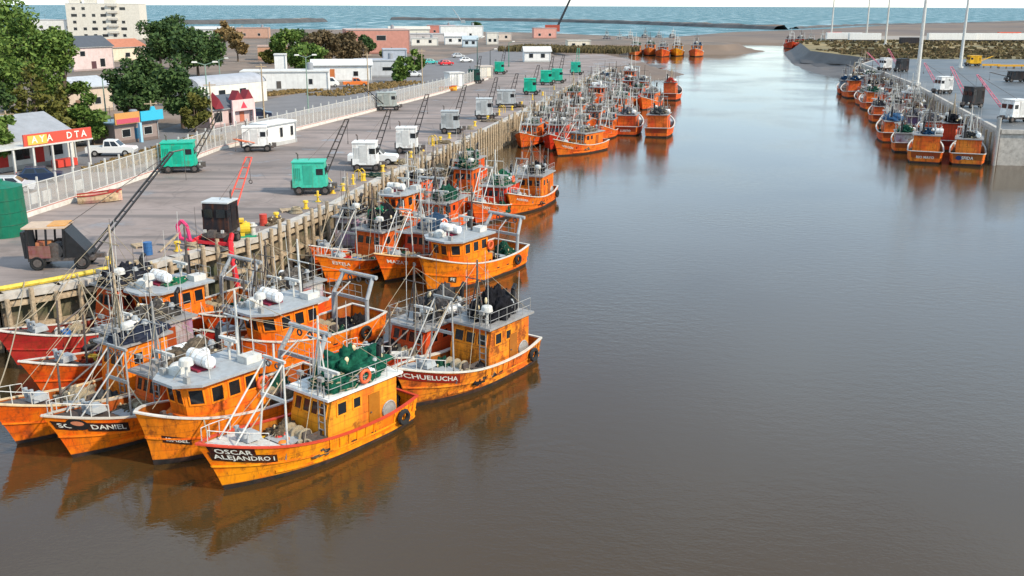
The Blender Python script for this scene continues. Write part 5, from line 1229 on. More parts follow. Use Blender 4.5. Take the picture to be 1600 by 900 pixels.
# ---------------------------------------------------------------- buildings
def house(name, label, px, py, rz, w, d, h, roof='flat', wallc=(.6, .57, .52), roofc=(.3, .3, .3), rise=1.6, wins=(), doors=(), over=.35, z=QZ, cat='building', group='buildings behind the port road', pos=None):
    x, y = pos or gp(px, py, z); root = empty(name, (x, y, z), R(rz), label, cat, group)
    b = MB(); prof = None                                              # front wall along local x at y = 0, body towards +y
    if roof == 'gable':                                                # ridge along x
        b.sideprism
        P = [(-w/2, 0, 0), (w/2, 0, 0), (w/2, d, 0), (-w/2, d, 0), (-w/2, 0, h), (w/2, 0, h), (w/2, d, h), (-w/2, d, h), (-w/2, d/2, h+rise), (w/2, d/2, h+rise)]
        b.add(P, [(0, 1, 5, 4), (2, 3, 7, 6), (1, 2, 6, 9, 5), (3, 0, 4, 8, 7)]); b.build('wall', 'wall', root, color=wallc)
        for sgn, yy0, yy1 in ((0, -over, d/2), (1, d+over, d/2)):
            e = h - over*rise/(d/2); r_ = MB()
            r_.hexa([(-w/2-over, yy0, e+.02), (w/2+over, yy0, e+.02), (w/2+over, yy1, h+rise+.02), (-w/2-over, yy1, h+rise+.02), (-w/2-over, yy0, e+.16), (w/2+over, yy0, e+.16), (w/2+over, yy1, h+rise+.16), (-w/2-over, yy1, h+rise+.16)])
            r_.build('roof', 'roof_sheet', root, color=roofc)
    elif roof == 'gable_y':                                            # gable end to the front
        P = [(-w/2, 0, 0), (w/2, 0, 0), (w/2, d, 0), (-w/2, d, 0), (-w/2, 0, h), (w/2, 0, h), (w/2, d, h), (-w/2, d, h), (0, 0, h+rise), (0, d, h+rise)]
        b.add(P, [(0, 1, 5, 8, 4), (2, 3, 7, 9, 6), (1, 2, 6, 5), (3, 0, 4, 7)]); b.build('wall', 'wall', root, color=wallc)
        for s_ in (-1, 1):
            e = h - over*rise/(w/2); r_ = MB(); xx = s_*(w/2+over)
            r_.hexa([(xx, -over, e+.02), (xx, d+over, e+.02), (0, d+over, h+rise+.02), (0, -over, h+rise+.02), (xx, -over, e+.16), (xx, d+over, e+.16), (0, d+over, h+rise+.16), (0, -over, h+rise+.16)])
            r_.build('roof', 'roof_sheet', root, color=roofc)
    elif roof == 'barrel':                                             # vault, axis along x
        n = 10; prof = [(0, 0), (d, 0), (d, h)] + [(d/2 + d/2*math.cos(PI*i/n), h + rise*math.sin(PI*i/n)) for i in range(1, n)] + [(0, h)]
        m = len(prof); b.add([(-w/2, yy, zz) for yy, zz in prof] + [(w/2, yy, zz) for yy, zz in prof], [tuple(range(m))[::-1], tuple(range(m, 2*m))] + [(i, (i+1) % m, m+(i+1) % m, m+i) for i in (0, 1, m-1)]); b.build('wall', 'wall', root, color=wallc)
        r_ = MB()
        for i in range(n):
            a0, a1 = PI*i/n, PI*(i+1)/n
            q = [(d/2 + (d/2+.05)*math.cos(a), h + (rise+.06)*math.sin(a)) for a in (a0, a1)]
            r_.quad((-w/2-.1, q[0][0], q[0][1]), (w/2-.3, q[0][0], q[0][1]), (w/2-.3, q[1][0], q[1][1]), (-w/2-.1, q[1][0], q[1][1]))
        r_.build('roof', 'roof_sheet', root, color=roofc)
    elif roof == 'hip':
        b.box((0, d/2, 0), (w, d, h)); b.build('wall', 'wall', root, color=wallc)
        r_ = MB(); o_ = over; k = min(w, d)/2
        r_.add([(-w/2-o_, -o_, h+.02), (w/2+o_, -o_, h+.02), (w/2+o_, d+o_, h+.02), (-w/2-o_, d+o_, h+.02), (-w/2+k, d/2, h+rise), (w/2-k, d/2, h+rise)], [(0, 1, 5, 4), (1, 2, 5), (2, 3, 4, 5), (3, 0, 4), (3, 2, 1, 0)])
        r_.build('roof', 'roof_sheet', root, color=roofc)
    else:
        b.box((0, d/2, 0), (w, d, h)); b.build('wall', 'wall', root, color=wallc)
        r_ = MB(); r_.box((0, d/2, h+.0), (w+.2, d+.2, .25)); ro = r_.build('roof', 'roof_sheet', root, color=roofc)
    def put(nm, face, u, zz, ww, hh, mt, col=None, th=.1):
        b = MB()
        if face == 'f': b.box((u, -.0, zz), (ww, th, hh))
        elif face == 'b': b.box((u, d, zz), (ww, th, hh))
        elif face == 'r': b.box((w/2, d/2+u, zz), (th, ww, hh))
        else: b.box((-w/2, d/2+u, zz), (th, ww, hh))
        return b.build(nm, mt, root, color=col)
    for (f, u, zz, ww, hh) in wins:
        fr = put('window', f, u, zz, ww+.16, hh+.16, 'white_paint', th=.08)
        g = MB()
        if f == 'f': g.box((u, 0, zz+.08), (ww, .12, hh))
        elif f == 'r': g.box((w/2, d/2+u, zz+.08), (.12, ww, hh))
        elif f == 'l': g.box((-w/2, d/2+u, zz+.08), (.12, ww, hh))
        else: g.box((u, d, zz+.08), (ww, .12, hh))
        g.build('pane', 'glass', fr)
    if roof in ('flat', 'gable', 'hip') and w < 30:
        b = MB(); b.box((0, -.09 if roof == 'flat' else -over, h - (.0 if roof == 'flat' else over*rise/(d/2)*(roof == 'gable')) - .06), (w + .3, .12, .14)); b.build('gutter', 'grey_paint', root)
        b = MB(); b.tube((w/2 - .2, -.1, 0), (w/2 - .2, -.1, h - .1), .06, 6); b.build('downpipe', 'grey_paint', root)
        b = MB(); b.box((0, -.03, 0), (w + .06, .08, .45)); b.build('plinth_band', 'wall', root, color=tuple(v*.6 for v in wallc))
    if roof == 'flat' and w > 7 and (int(w*7) % 3):
        b = MB(); b.tube((w*.28, d*.6, h+.25), (w*.28, d*.6, h+1.5), .65, 14, .6); b.ball((w*.28, d*.6, h+1.5), (.6, .6, .2), 12, 3, half=True); b.build('roof_tank', 'plastic', root, color=(.25, .26, .28))
        b = MB(); b.tube((-w*.3, d*.5, h+.2), (-w*.3, d*.5, h+2.6), .04, 5); b.tube((-w*.3-.6, d*.5, h+2.3), (-w*.3+.6, d*.5, h+2.3), .025, 4); b.build('aerial', 'steel', root)
    for (f, u, ww, hh, col) in doors: put('door', f, u, 0, ww, hh, 'clean_paint', col)
    return root
def wtxt(root, txt, size, loc, rz, colname='sign_face', col=(.8, .75, .6), parent=None):
    """flat lettering standing upright; faces local -y turned by rz"""
    vs_, fs_ = text_mesh(txt, size); b = MB(); c, s_ = math.cos(rz), math.sin(rz)
    b.add([(loc[0] + v.x*c, loc[1] + v.x*s_, loc[2] + v.y) for v in vs_], fs_)
    return b.build('lettering', colname, root, color=col)
ST = 68                                                                # the street runs about this way
PALE, CREAM, WHITE = (.62, .58, .52), (.66, .60, .48), (.74, .73, .70)
# restaurant with the red sign
r_ = house('restaurant', 'low white restaurant with grey roof and red sign over a columned canopy', 0, 0, 62, 13, 10, 2.9, 'gable', (.66, .64, .58), (.30, .31, .33), 2.0,
           [('r', -2.5, 1.2, 1.0, .9), ('f', -4.5, .9, 1.6, 1.5), ('f', 0, .9, 1.6, 1.5), ('f', 4.0, .9, 1.6, 1.5)], [('f', 2, 1.0, 2.2, (.5, .04, .03)), ('f', -2.2, 1.0, 2.2, (.5, .04, .03))], pos=gp(38, 264, QZ))
b = MB(); b.box((-.5, -2.0, 2.7), (12, 4.2, .16)); b.build('canopy', 'white_paint', r_)
for i in range(6):
    b = MB(); b.box((-6.0 + 2.2*i, -3.9, 0), (.2, .2, 2.7)); b.build('column', 'white_paint', r_)
b = MB(); b.box((1.4, -4.0, 2.85), (8.0, .16, 1.15)); s_ = b.build('sign', 'sign_face', r_, color=(.58, .08, .05))
b = MB(); b.box((-1.1, -4.1, 2.95), (2.2, .1, .9)); b.build('sign_panel', 'sign_face', s_, color=(.75, .45, .08))
wtxt(r_, 'A Y A', .95, (-.6, -4.18, 3.42), 0, col=(.82, .78, .62)); wtxt(r_, 'D T A', .95, (3.5, -4.13, 3.42), 0, col=(.82, .76, .68))
b = MB(); b.box((3.2, -2.2, .05), (2.4, 1.0, .75)); b.build('counter', 'sign_face', r_, color=(.6, .06, .04))
# shop with orange and turquoise signs
r_ = house('snack_shop', 'small dark shop with orange and turquoise signboards under the trees', 0, 0, 62, 8, 5, 2.9, 'flat', (.28, .22, .2), (.2, .3, .36), 0, [('f', -2, .9, 1.4, 1.1), ('f', 2, .9, 1.4, 1.1)], [('f', 0, 1, 2.1, (.03, .12, .2))], pos=gp(216, 221, QZ)); r_.scale = (.85, .85, .8)
b = MB(); b.box((-2.2, -.7, 3.0), (4.4, .2, 1.7)); s_ = b.build('sign', 'sign_face', r_, color=(.55, .27, .08))
b = MB(); b.box((-2.2, -.82, 3.1), (4.0, .08, .7)); b.build('sign_panel', 'sign_face', s_, color=(.5, .08, .12))
b = MB(); b.box((2.3, -.7, 3.1), (4.2, .22, 1.5)); b.build('sign', 'sign_face', r_, color=(.04, .42, .60))
b = MB(); b.box((2.6, -.7, 4.6), (1.0, .22, .6), top=(.5, 1)); b.build('sign_crest', 'sign_face', r_, color=(.04, .42, .60))
b = MB(); b.box((-.3, -1.0, 0), (.4, .4, 3.0)); b.build('column', 'sign_face', r_, color=(.3, .55, .7))
# houses and sheds, left to right
house('beige_house', 'beige walled house with pale roof between the conifer and the dark trees', 142, 176, 60, 9, 8, 4.0, 'gable', (.55, .45, .36), (.45, .47, .5), 1.2, [('f', 1.5, 1.2, 1.1, 1.0)], [('f', -2, 1, 2.1, (.2, .12, .08))])
house('pink_house', 'two-storey pinkish house with dark slate roof behind the trees', 148, 110, 58, 12, 9, 6.0, 'gable', (.62, .50, .48), (.075, .085, .10), 2.4, [('f', -3, 3.6, 1.4, 1.2), ('f', 2.6, .8, 1.4, 2.0), ('r', 0, 3.6, 1.2, 1.2)], [('f', 0, 1.4, 2.3, (.1, .05, .06))])
house('tiled_house', 'low cream house with an orange tiled roof below the apartment block', 192, 96, 60, 18, 10, 4.2, 'gable', (.66, .58, .44), (.46, .17, .09), 2.0, [('f', -4, 1.2, 1.6, 1.2), ('f', 2, 1.2, 1.6, 1.2)])
r_ = house('apartment_block', 'large cream apartment block of five storeys rising behind the town trees', 0, 0, 10, 33, 20, 16.5, 'flat', (.64, .60, .52), (.60, .58, .54), 0,
      [('f', -13 + 4.4*i, 1.2 + 3.1*k, 1.5 if (i+k) % 3 else 2.6, 1.3) for i in range(6) for k in range(5) if (i*3+k*2) % 7 != 0], pos=gp(165, 62, QZ), cat='building', group='buildings behind the port road')
for xx, hh in ((-13, 3.2), (3, 3.4), (-6, 2.0)):
    b = MB(); b.box((xx, 5, 16.7), (5, 5, hh)); t_ = b.build('roof_tower', 'wall', r_, color=(.60, .57, .50)); b = MB(); b.box((xx, 5, 16.7+hh), (5.4, 5.4, .5)); b.build('tower_cap', 'roof_sheet', t_, color=(.06, .06, .06))
for k in range(5):
    b = MB(); b.box((4.5, -.55, 3.1*k+3.0), (4.6, 1.1, 1.0)); b.build('balcony', 'wall', r_, color=(.55, .52, .46))
house('corner_block', 'low white block at the foot of the apartment building', 95, 62, 10, 26, 14, 9, 'flat', (.66, .64, .6), (.5, .48, .46), 0, [('f', -8 + 4*i, 5, 1.4, 1.2) for i in range(5)])
# vaulted hall, dark roof shop and pink shop
house('vaulted_hall', 'white hall with a curved vault roof behind the pink shop', 0, 0, 62, 16, 6.5, 3.4, 'barrel', (.66, .64, .58), (.36, .37, .40), 1.4, [('r', 0, 3.2, .8, 1.2), ('f', 2, 1, 1.5, 1.5), ('f', -3, 1, 1.5, 1.5)], pos=gp(368, 163, QZ))
r_ = house('pink_shop', 'pink fronted shop with red triangular peaks on a dark roof', 0, 0, 60, 10, 6, 3.2, 'gable', (.56, .42, .40), (.09, .10, .12), 1.8, [('f', -3.0, .8, 1.8, 1.6)], [('f', 2.6, 1.1, 2.2, (.45, .14, .08)), ('f', .2, 1.4, 2.2, (.06, .03, .03))], pos=gp(362, 196, QZ)); r_.scale = (.8, .8, .8)
b = MB(); b.box((2.2, -.9, 2.5), (5.4, .3, 1.9)); s_ = b.build('fascia', 'wall', r_, color=(.72, .50, .48))
for xx in (-.3, 4.7): b = MB(); b.box((xx, -.9, 0), (.5, .34, 2.5)); b.build('column', 'wall', r_, color=(.74, .56, .54))
for xx in (-3.2, 1.4, 3.9):
    b = MB(); b.add([(xx-1.0, -.8, 4.4 if xx > 0 else 3.2), (xx+1.0, -.8, 4.4 if xx > 0 else 3.2), (xx, -.8, 6.0 if xx > 0 else 4.8), (xx-1.0, .8, 4.4), (xx+1.0, .8, 4.4), (xx, .8, 6.0)], [(0, 1, 2), (3, 5, 4), (0, 2, 5, 3), (1, 4, 5, 2), (0, 3, 4, 1)]); b.build('roof_peak', 'roof_sheet', r_, color=(.22, .02, .03))
b = MB(); b.add([(2.2, -1.08, 4.1), (1.4, -1.08, 2.9), (3.0, -1.08, 2.9)], [(0, 1, 2)]); b.build('emblem', 'sign_face', s_, color=(.6, .05, .08))
house('white_depot', 'long plain white depot with a square tower behind the fence', 446, 142, 8, 17, 7, 3.6, 'flat', WHITE, (.62, .60, .56), 0, [('f', 5, 1.2, .7, 1.0), ('f', -5, 1.2, .7, .9)], [('f', -1.2, .9, 1.9, (.1, .09, .08))])
house('depot_tower', 'small square white tower rising from the white depot', 440, 133, 8, 2.4, 2.4, 6.2, 'flat', WHITE, (.66, .64, .6), 0, cat='tower')
house('boat_shed', 'white shed with open front in the yard by the orange pickup', 535, 128, 10, 13, 8, 3.6, 'gable', WHITE, (.66, .65, .62), 1.0, [('f', 3, 1.2, 1, 1)], [('f', -3, 2.8, 2.8, (.5, .16, .05))])
house('grey_shed', 'grey shed with flat roof behind the boat shed', 592, 121, 10, 11, 7, 3.8, 'flat', (.5, .51, .52), (.38, .39, .42), 0, [('f', 2, 1.5, 2.2, .8)])
house('tall_grey_shed', 'tall narrow grey metal shed left of the round green tree', 618, 112, 10, 6, 6, 5.4, 'flat', (.42, .45, .50), (.36, .38, .42), 0)
house('brick_warehouse', 'brick-red warehouse with flat front behind the brown trees', 592, 84, 14, 22, 16, 8.0, 'flat', (.50, .24, .19), (.50, .34, .28), 0, [('r', -4, 3, 1.4, 1.4), ('r', 2, 3, 1.4, 1.4), ('f', 1, 4.5, 3.2, 1.6)])
house('orange_cottage', 'small pinkish orange cottage left of the green trees', 440, 94, 12, 14, 8, 4.0, 'flat', (.52, .30, .20), (.45, .28, .2), 0, [('f', -3, 1.2, 1.6, 1.2)])
for i, (px, py, w, d, h, c, lab) in enumerate(((640, 62, 20, 9, 5, (.72, .68, .58), 'low cream store above the brick warehouse, by the shore'), (682, 66, 24, 10, 3.6, (.5, .46, .44), 'low grey store in the far yard'), (722, 60, 22, 10, 6, WHITE, 'long white store at the far end of the car park'),
        (712, 70, 9, 5, 3.6, WHITE, 'white trailer office in the far yard'), (690, 54, 16, 8, 5, (.5, .2, .16), 'low red-roofed store by the shore'), (664, 72, 11, 5, 3, (.74, .70, .62), 'small white hut beside the brick warehouse'), (735, 74, 6, 4, 3.2, (.5, .58, .62), 'pale blue kiosk at the far road'), (905, 78, 9, 5, 3.4, (.72, .64, .52), 'small cream hut on the reed bank'),
        (852, 60, 12, 6, 5, (.62, .32, .26), 'pinkish red store at the foot of the tall boom'), (840, 97, 8, 4, 3.2, WHITE, 'white site office at the far end of the apron'), (770, 70, 5, 4, 5, (.66, .62, .55), 'narrow cream tower in the far yard'), (785, 64, 9, 6, 3.4, (.6, .5, .42), 'tan hut in the far yard'), (330, 58, 22, 10, 4, (.7, .68, .64), 'white villa beside the orange tree'), (395, 60, 16, 9, 5, (.5, .3, .22), 'brick red villa right of the orange tree'))):
    house('yard_building', lab, px, py, 8, w, d, h, 'flat' if i % 3 else 'gable', c, tuple(v*.8 for v in c), 1.2, [('f', -w*.25, 1.2, 1.2, 1.2), ('f', w*.2, 1.2, 1.2, 1.2)])
r_ = house('site_cabin', 'white prefabricated site cabin with two narrow windows against the fence', 0, 0, 66, 5.6, 2.5, 2.5, 'flat', WHITE, (.70, .69, .66), 0, [('f', -.2, .9, .5, 1.1), ('f', 1.9, .9, .5, 1.1)], [], pos=gp(442, 226, QZ), cat='cabin', group='site cabins on the quay')
house('site_cabin', 'tall white cabin beside the yellow boat at the fence end', 0, 0, 30, 3.2, 2.5, 3.0, 'flat', WHITE, (.6, .58, .55), 0, [], [], pos=gp(714, 138, QZ), cat='cabin', group='site cabins on the quay')
house('site_cabin', 'small cream cabin right of the dark crane at the fence end', 0, 0, 30, 3.2, 2.6, 2.6, 'flat', (.66, .6, .5), (.5, .42, .35), 0, [('r', 0, 1, .8, .8)], [], pos=gp(760, 122, QZ), cat='cabin', group='site cabins on the quay')

# ---------------------------------------------------------------- green tank, beached boats
x, y = gp(6, 366, QZ); root = empty('water_tank', (x, y, QZ), 0, 'tall dark green cylindrical tank at the left edge of the quay', 'tank')
b = MB(); b.tube((0, 0, 0), (0, 0, 3.6), 1.75, 28, 1.65); b.build('shell', 'clean_paint', root, color=(.006, .13, .075))
b = MB(); b.tube((0, 0, 3.6), (0, 0, 3.95), 1.67, 28, .5); b.tube((0, 0, 3.95), (0, 0, 4.1), .4, 14); b.build('lid', 'clean_paint', root, color=(.008, .15, .09))
for zz in (.9, 1.8, 2.7): b = MB(); b.torus((0, 0, zz), 1.74 - zz*.026, .035, 'z', 28, 5); b.build('hoop', 'clean_paint', root, color=(.005, .10, .06))
def dinghy(px, py, rz, label, col, inner, L=3.6, B=1.5):
    x, y = gp(px, py, QZ); root = empty('rowing_boat', (x, y, QZ), R(rz), label, 'boat', 'small boats ashore on the quay')
    b = MB(); n = 10; rows = []
    for i in range(n+1):
        t = i/n; xx = -L/2 + L*t; k = (1 - max(0, (t-.4)/.6)**2.4)*(1 - .25*max(0, (.3-t)/.3)**2); zs_ = .72 + .25*t*t
        rows.append([(xx, s_*B/2*k*f, zs_*zf + .05*t) for s_ in (1,) for f, zf in ((.0, 0), (.6, .05), (.85, .4), (1, 1))])
    for s_ in (1, -1):
        o = len(b.v)
        for r in rows: b.v += [(p[0], s_*p[1], p[2]) for p in r]
        for i in range(n):
            for j in range(3): f = (o+i*4+j, o+i*4+4+j, o+i*4+5+j, o+i*4+1+j); b.f.append(f if s_ < 0 else f[::-1]); b.mi.append(0)
    m = n+1; b.f.append((3, 2, 1, 0, 4*m+1, 4*m+2, 4*m+3)); b.mi.append(0)
    b.build('hull', 'boat_paint', root, color=col)
    b = MB()
    for s_ in (1, -1):
        for i in range(n): b.bar((rows[i][3][0], s_*rows[i][3][1], rows[i][3][2]), (rows[i+1][3][0], s_*rows[i+1][3][1], rows[i+1][3][2]), .09, .09)
    b.build('gunwale', 'boat_paint', root, color=inner)
    for xx in (-.9, .1, .9): b = MB(); b.box((xx, 0, .5), (.28, B*.86, .05)); b.build('thwart', 'timber', root)
    b = MB(); b.box((1.1, 0, .82), (.9, .7, .22), top=(.7, .7)); b.build('foredeck', 'boat_paint', root, color=inner)
    return root
dinghy(157, 316, 24, 'small cream rowing boat with red rim lying beside the fence', (.6, .45, .28), (.35, .04, .03))
dinghy(700, 142, 10, 'small yellow and red rowing boat at the foot of the white cabin', (.78, .42, .04), (.5, .08, .03))

# ---------------------------------------------------------------- lamp posts, poles
def lamp(px, py, h, label, heads=2, col=(.22, .32, .26), rz=0, z=QZ, group='street lamps on the left bank', r=.12, pos=None):
    x, y = pos or gp(px, py, z); root = empty('street_lamp', (x, y, z), R(rz), label, 'street lamp', group)
    b = MB(); b.tube((0, 0, 0), (0, 0, h), r, 8, r*.55); b.tube((0, 0, 0), (0, 0, .5), r*1.5, 8); b.build('pole', 'clean_paint', root, color=col)
    for i in range(heads):
        s_ = 1 if i == 0 else -1
        b = MB(); b.tube((0, 0, h-.1), (s_*1.1, 0, h+.25), .05, 6); b.build('arm', 'clean_paint', root, color=col)
        b = MB(); b.box((s_*1.35, 0, h+.2), (.8, .34, .2), top=(.8, .7)); b.build('lamp_head', 'white_paint', root)
    return root
lamp(328, 200, 8.6, 'double-headed green street lamp beside the pink shop', rz=20)
lamp(482, 176, 8.6, 'double-headed green street lamp in front of the white depot', rz=20)
lamp(346, 150, 6.6, 'single street lamp behind the vaulted hall roof', 1, rz=10)
lamp(168, 200, 6.9, 'single street lamp between the conifer and the dark trees', 1, rz=10)
lamp(-10, 300, 11.0, 'single street lamp cut by the left edge', 1, (.3, .3, .3), rz=0)
lamp(746, 128, 9.5, 'dark green lamp post at the fence end', 1, (.03, .10, .08), rz=20)
lamp(766, 118, 6, 'short dark lamp post right of the fence end', 1, (.05, .06, .06), rz=20)
lamp(795, 104, 6.5, 'thin green lamp post beside the small green crane', 1, (.05, .2, .14), rz=20)
def pole(px, py, h, label, col=(.25, .18, .12), r=.13, z=QZ, cat='pole', group='timber utility poles'):
    x, y = gp(px, py, z); root = empty('utility_pole', (x, y, z), .4, label, cat, group)
    b = MB(); b.tube((0, 0, 0), (0, 0, h), r, 7, r*.7); b.build('post', 'timber', root)
    b = MB(); b.bar((-.8, 0, h-.4), (.8, 0, h-.4), .1, .12); b.build('crossarm', 'timber', root)
    return root
for i, (px, py, h, lab) in enumerate(((333, 205, 6.5, 'thick timber pole beside the double street lamp'), (413, 185, 8, 'thin timber pole beside the dark blue hatchback'), (576, 160, 8.5, 'pale timber pole in front of the grey shed'), (660, 140, 8, 'timber pole beside the round green tree'), (20, 265, 6, 'timber pole at the left edge beside the restaurant'), (240, 212, 4.5, 'short timber pole under the dark trees'), (380, 70, 8, 'far timber pole beside the orange tree'))): pole(px, py, h, lab)
b = MB(); p0 = Vector((*gp(868, 48, 5), 5)); p1 = p0 + Vector((22, 10, 46)); b.tube(p0, p1, .5, 6, .3)
root = empty('tall_crane', p0, 0, 'tall slanting crane boom standing on the far shore against the sky', 'crane')
q = MB(); q.tube((0, 0, 0), p1-p0, .75, 6, .45); q.build('boom', 'black_paint', root); q = MB(); q.box((-2, 0, -.5), (9, 5, 4)); q.build('cab', 'clean_paint', root, color=(.4, .08, .05))
p0 = Vector((*gp(722, 35, 3), 3)); root = empty('tall_crane', p0, 0, 'faint small crane boom on the breakwater', 'crane')
q = MB(); q.tube((0, 0, 0), (-10, 4, 14), .5, 6, .4); q.build('boom', 'grey_paint', root); q = MB(); q.box((1, 0, -.5), (5, 3, 3), top=(.7, 1)); q.build('cab', 'grey_paint', root)

# ---------------------------------------------------------------- trees
def leafcard(b, p, s_, rr):
    a = Vector((rr.gauss(0, 1), rr.gauss(0, 1), rr.gauss(0, .7))).normalized(); c = a.cross(Vector((rr.gauss(0, 1), rr.gauss(0, 1), rr.gauss(0, 1)))).normalized()
    k = s_*rr.uniform(.4, 1.6)
    b.add([p + a*k, p + c*k*.55, p - a*k, p - c*k*.55], [(0, 1, 2, 3)])
def tree(px, py, h, w, lm, label, style='round', n=3600, leaf=.34, seed=0, z=QZ, trunk_h=.3, pos=None, name='tree', group='trees behind the port road'):
    x, y = pos or gp(px, py, z); rr = random.Random(seed*31+5); root = empty(name, (x, y, z), rr.uniform(0, 6), label, 'tree', group)
    b = MB(); th = h*trunk_h; b.tube((0, 0, -.2), (0, 0, th), h*.034, 8, h*.024); b.tube((0, 0, th), (0, 0, h*.8), h*.024, 7, h*.006)
    cl = []
    if style == 'cone':
        for i in range(26):
            f = i/25; zz = h*(.12 + .86*f); rad = w/2*(1-f)**.8 + .15
            for k in range(max(2, int(7*(1-f)+1))):
                a = rr.uniform(0, 6.28); cl.append((Vector((math.cos(a)*rad*.72, math.sin(a)*rad*.72, zz - rad*.15)), (rad*.42+.2, rad*.42+.2, .34)))
    else:
        m = 15 if style == 'round' else 20
        for i in range(m):
            a = rr.uniform(0, 6.28); rad = w/2*math.sqrt(rr.uniform(.02, .62)); f = rr.random()
            zz = h*(trunk_h + .08) + (h*(.9-trunk_h)-.4)*f*(1 - .35*(rad/(w/2)))
            s_ = w*rr.uniform(.13, .22); cl.append((Vector((math.cos(a)*rad, math.sin(a)*rad, zz)), (s_*1.15, s_*1.15, s_*.8)))
        cl.append((Vector((0, 0, h*.86)), (w*.2, w*.2, h*.13)))
    for c, s_ in cl[:14]:
        b.tube((0, 0, min(th, c.z*.7)), c, h*.011, 5, h*.004, cap=False)
    b.build('trunk', 'bark', root)
    lb = MB(); tot = sum(s_[0]*s_[0] for _, s_ in cl)
    for c, s_ in cl:
        for _ in range(int(n*s_[0]*s_[0]/tot)):
            d = Vector((rr.gauss(0, 1), rr.gauss(0, 1), rr.gauss(0, 1))).normalized(); f = rr.uniform(.45, 1.05)
            leafcard(lb, c + Vector((d.x*s_[0], d.y*s_[1], d.z*s_[2]))*f, leaf, rr)
    lb.build('crown', lm, root)
    return root
TR = [  # px, py of the foot, height, width, leaves, style, label
    (-6, 222, 15.0, 10, 'leaf_green', 'round', 'tall bright green tree at the left edge of the picture'), (-30, 245, 12, 8, 'leaf_dark', 'round', 'dark tree cut off by the left edge behind the restaurant'),
    (62, 196, 16.5, 9, 'leaf_green', 'tall', 'tallest green tree behind the restaurant roof'), (105, 190, 13.5, 7, 'leaf_green', 'round', 'light green tree right of the tallest tree'), (35, 175, 18, 11, 'leaf_green', 'tall', 'broad green tree behind the tallest tree'),
    (62, 234, 10.5, 8.0, 'leaf_olive', 'cone', 'olive conifer with drooping layers behind the restaurant'), (104, 228, 7.5, 3.4, 'leaf_olive', 'cone', 'narrow yellowish cypress right of the olive conifer'), (-4, 270, 7, 5, 'leaf_green', 'round', 'low green tree at the left edge beside the restaurant roof'),
    (146, 226, 6.4, 4.6, 'leaf_green', 'round', 'small bushy green tree between restaurant and snack shop'), (212, 205, 9.8, 6.8, 'leaf_dark', 'round', 'dark green tree above the snack shop'), (286, 200, 8.4, 7.4, 'leaf_dark', 'round', 'broad dark tree overhanging the road'), (235, 190, 10, 7, 'leaf_dark', 'round', 'dark tree behind the turquoise sign'), (306, 206, 5.2, 4.0, 'leaf_olive', 'round', 'low olive bush left of the double street lamp'),
    (252, 108, 12.5, 13, 'leaf_dark', 'round', 'rounded dark tree left of the orange tree'), (310, 120, 11.0, 14, 'leaf_dark', 'round', 'wide dark tree above the vaulted hall'), (275, 92, 13, 14, 'leaf_dark', 'round', 'dark tree behind the wide dark tree'),
    (372, 96, 9, 6, 'leaf_dry', 'round', 'dry orange-brown tree right of the dark grove'), (352, 78, 11, 7, 'leaf_dry', 'tall', 'tall orange-brown tree behind the dark grove'),
    (448, 100, 10, 9, 'leaf_green', 'round', 'green tree at the left of the middle grove'), (478, 120, 8, 9, 'leaf_green', 'round', 'low green tree behind the street lamp of the depot'), (505, 110, 10.5, 10, 'leaf_brown', 'round', 'brownish tree in the middle grove'), (545, 104, 9.5, 11, 'leaf_brown', 'round', 'brown leafless-looking tree left of the brick warehouse'), (470, 90, 9, 10, 'leaf_dark', 'round', 'dark tree at the back of the middle grove'), (570, 88, 7, 8, 'leaf_dark', 'round', 'dark tree touching the brick warehouse'),
    (628, 128, 5.6, 5.0, 'leaf_green', 'round', 'round green tree left of the timber pole by the fence'), (648, 118, 6.4, 4.4, 'leaf_green', 'round', 'green tree right of the grey metal shed'), (612, 98, 4.0, 6, 'leaf_olive', 'round', 'low olive bush in front of the brick warehouse'), (420, 100, 4, 5, 'leaf_olive', 'round', 'small olive bush beside the orange cottage'), (745, 46, 5, 9, 'leaf_dark', 'round', 'small dark tree on the far shore')]
for i, (px, py, h, w, lm, st, lab) in enumerate(TR):
    d_ = gp(px, py, QZ)[1]; tree(px, py, h, w, lm, lab, st, n=int((5200 if d_ < 150 else 3000)*min(1.6, max(.6, w/8))), leaf=.26 if d_ < 150 else .42, seed=i, trunk_h=.12 if h < 7 else .24)
# reeds and scrub
def tufts(name, label, polys, n, hh, ww, m, seed, z):
    rr = random.Random(seed); b = MB()
    for _ in range(n):
        (xa, ya), (xb, yb), wdt = rr.choice(polys); t = rr.random(); o_ = rr.uniform(-wdt, wdt); d = Vector((xb-xa, yb-ya, 0)).normalized()
        p = Vector((xa+(xb-xa)*t - d.y*o_, ya+(yb-ya)*t + d.x*o_, z)); k = rr.uniform(.5, 1.3)
        for q in range(3):
            a = rr.uniform(0, 3.14); u = Vector((math.cos(a), math.sin(a), 0))*ww*k
            b.add([p - u, p + u, p + u*.7 + Vector((rr.uniform(-.3, .3), rr.uniform(-.3, .3), hh*k)), p - u*.6 + Vector((0, 0, hh*k*.8))], [(0, 1, 2, 3)])
    return tag(b.build(name, m), label, 'vegetation', kind='stuff')
tufts('reed_bed', 'yellowish dry reeds on the bank at the end of the quay', [(gp(800, 78, QZ), gp(985, 82, QZ), 14)], 1500, 1.7, .5, 'leaf_scrub', 3, QZ-.05)
tufts('scrub', 'dry olive scrub covering the far right bank', [((112, 345), (420, 345), 30), ((125, 420), (560, 420), 50), ((140, 470), (620, 480), 22)], 3600, .75, 1.0, 'leaf_scrub', 4, RZ-.1)
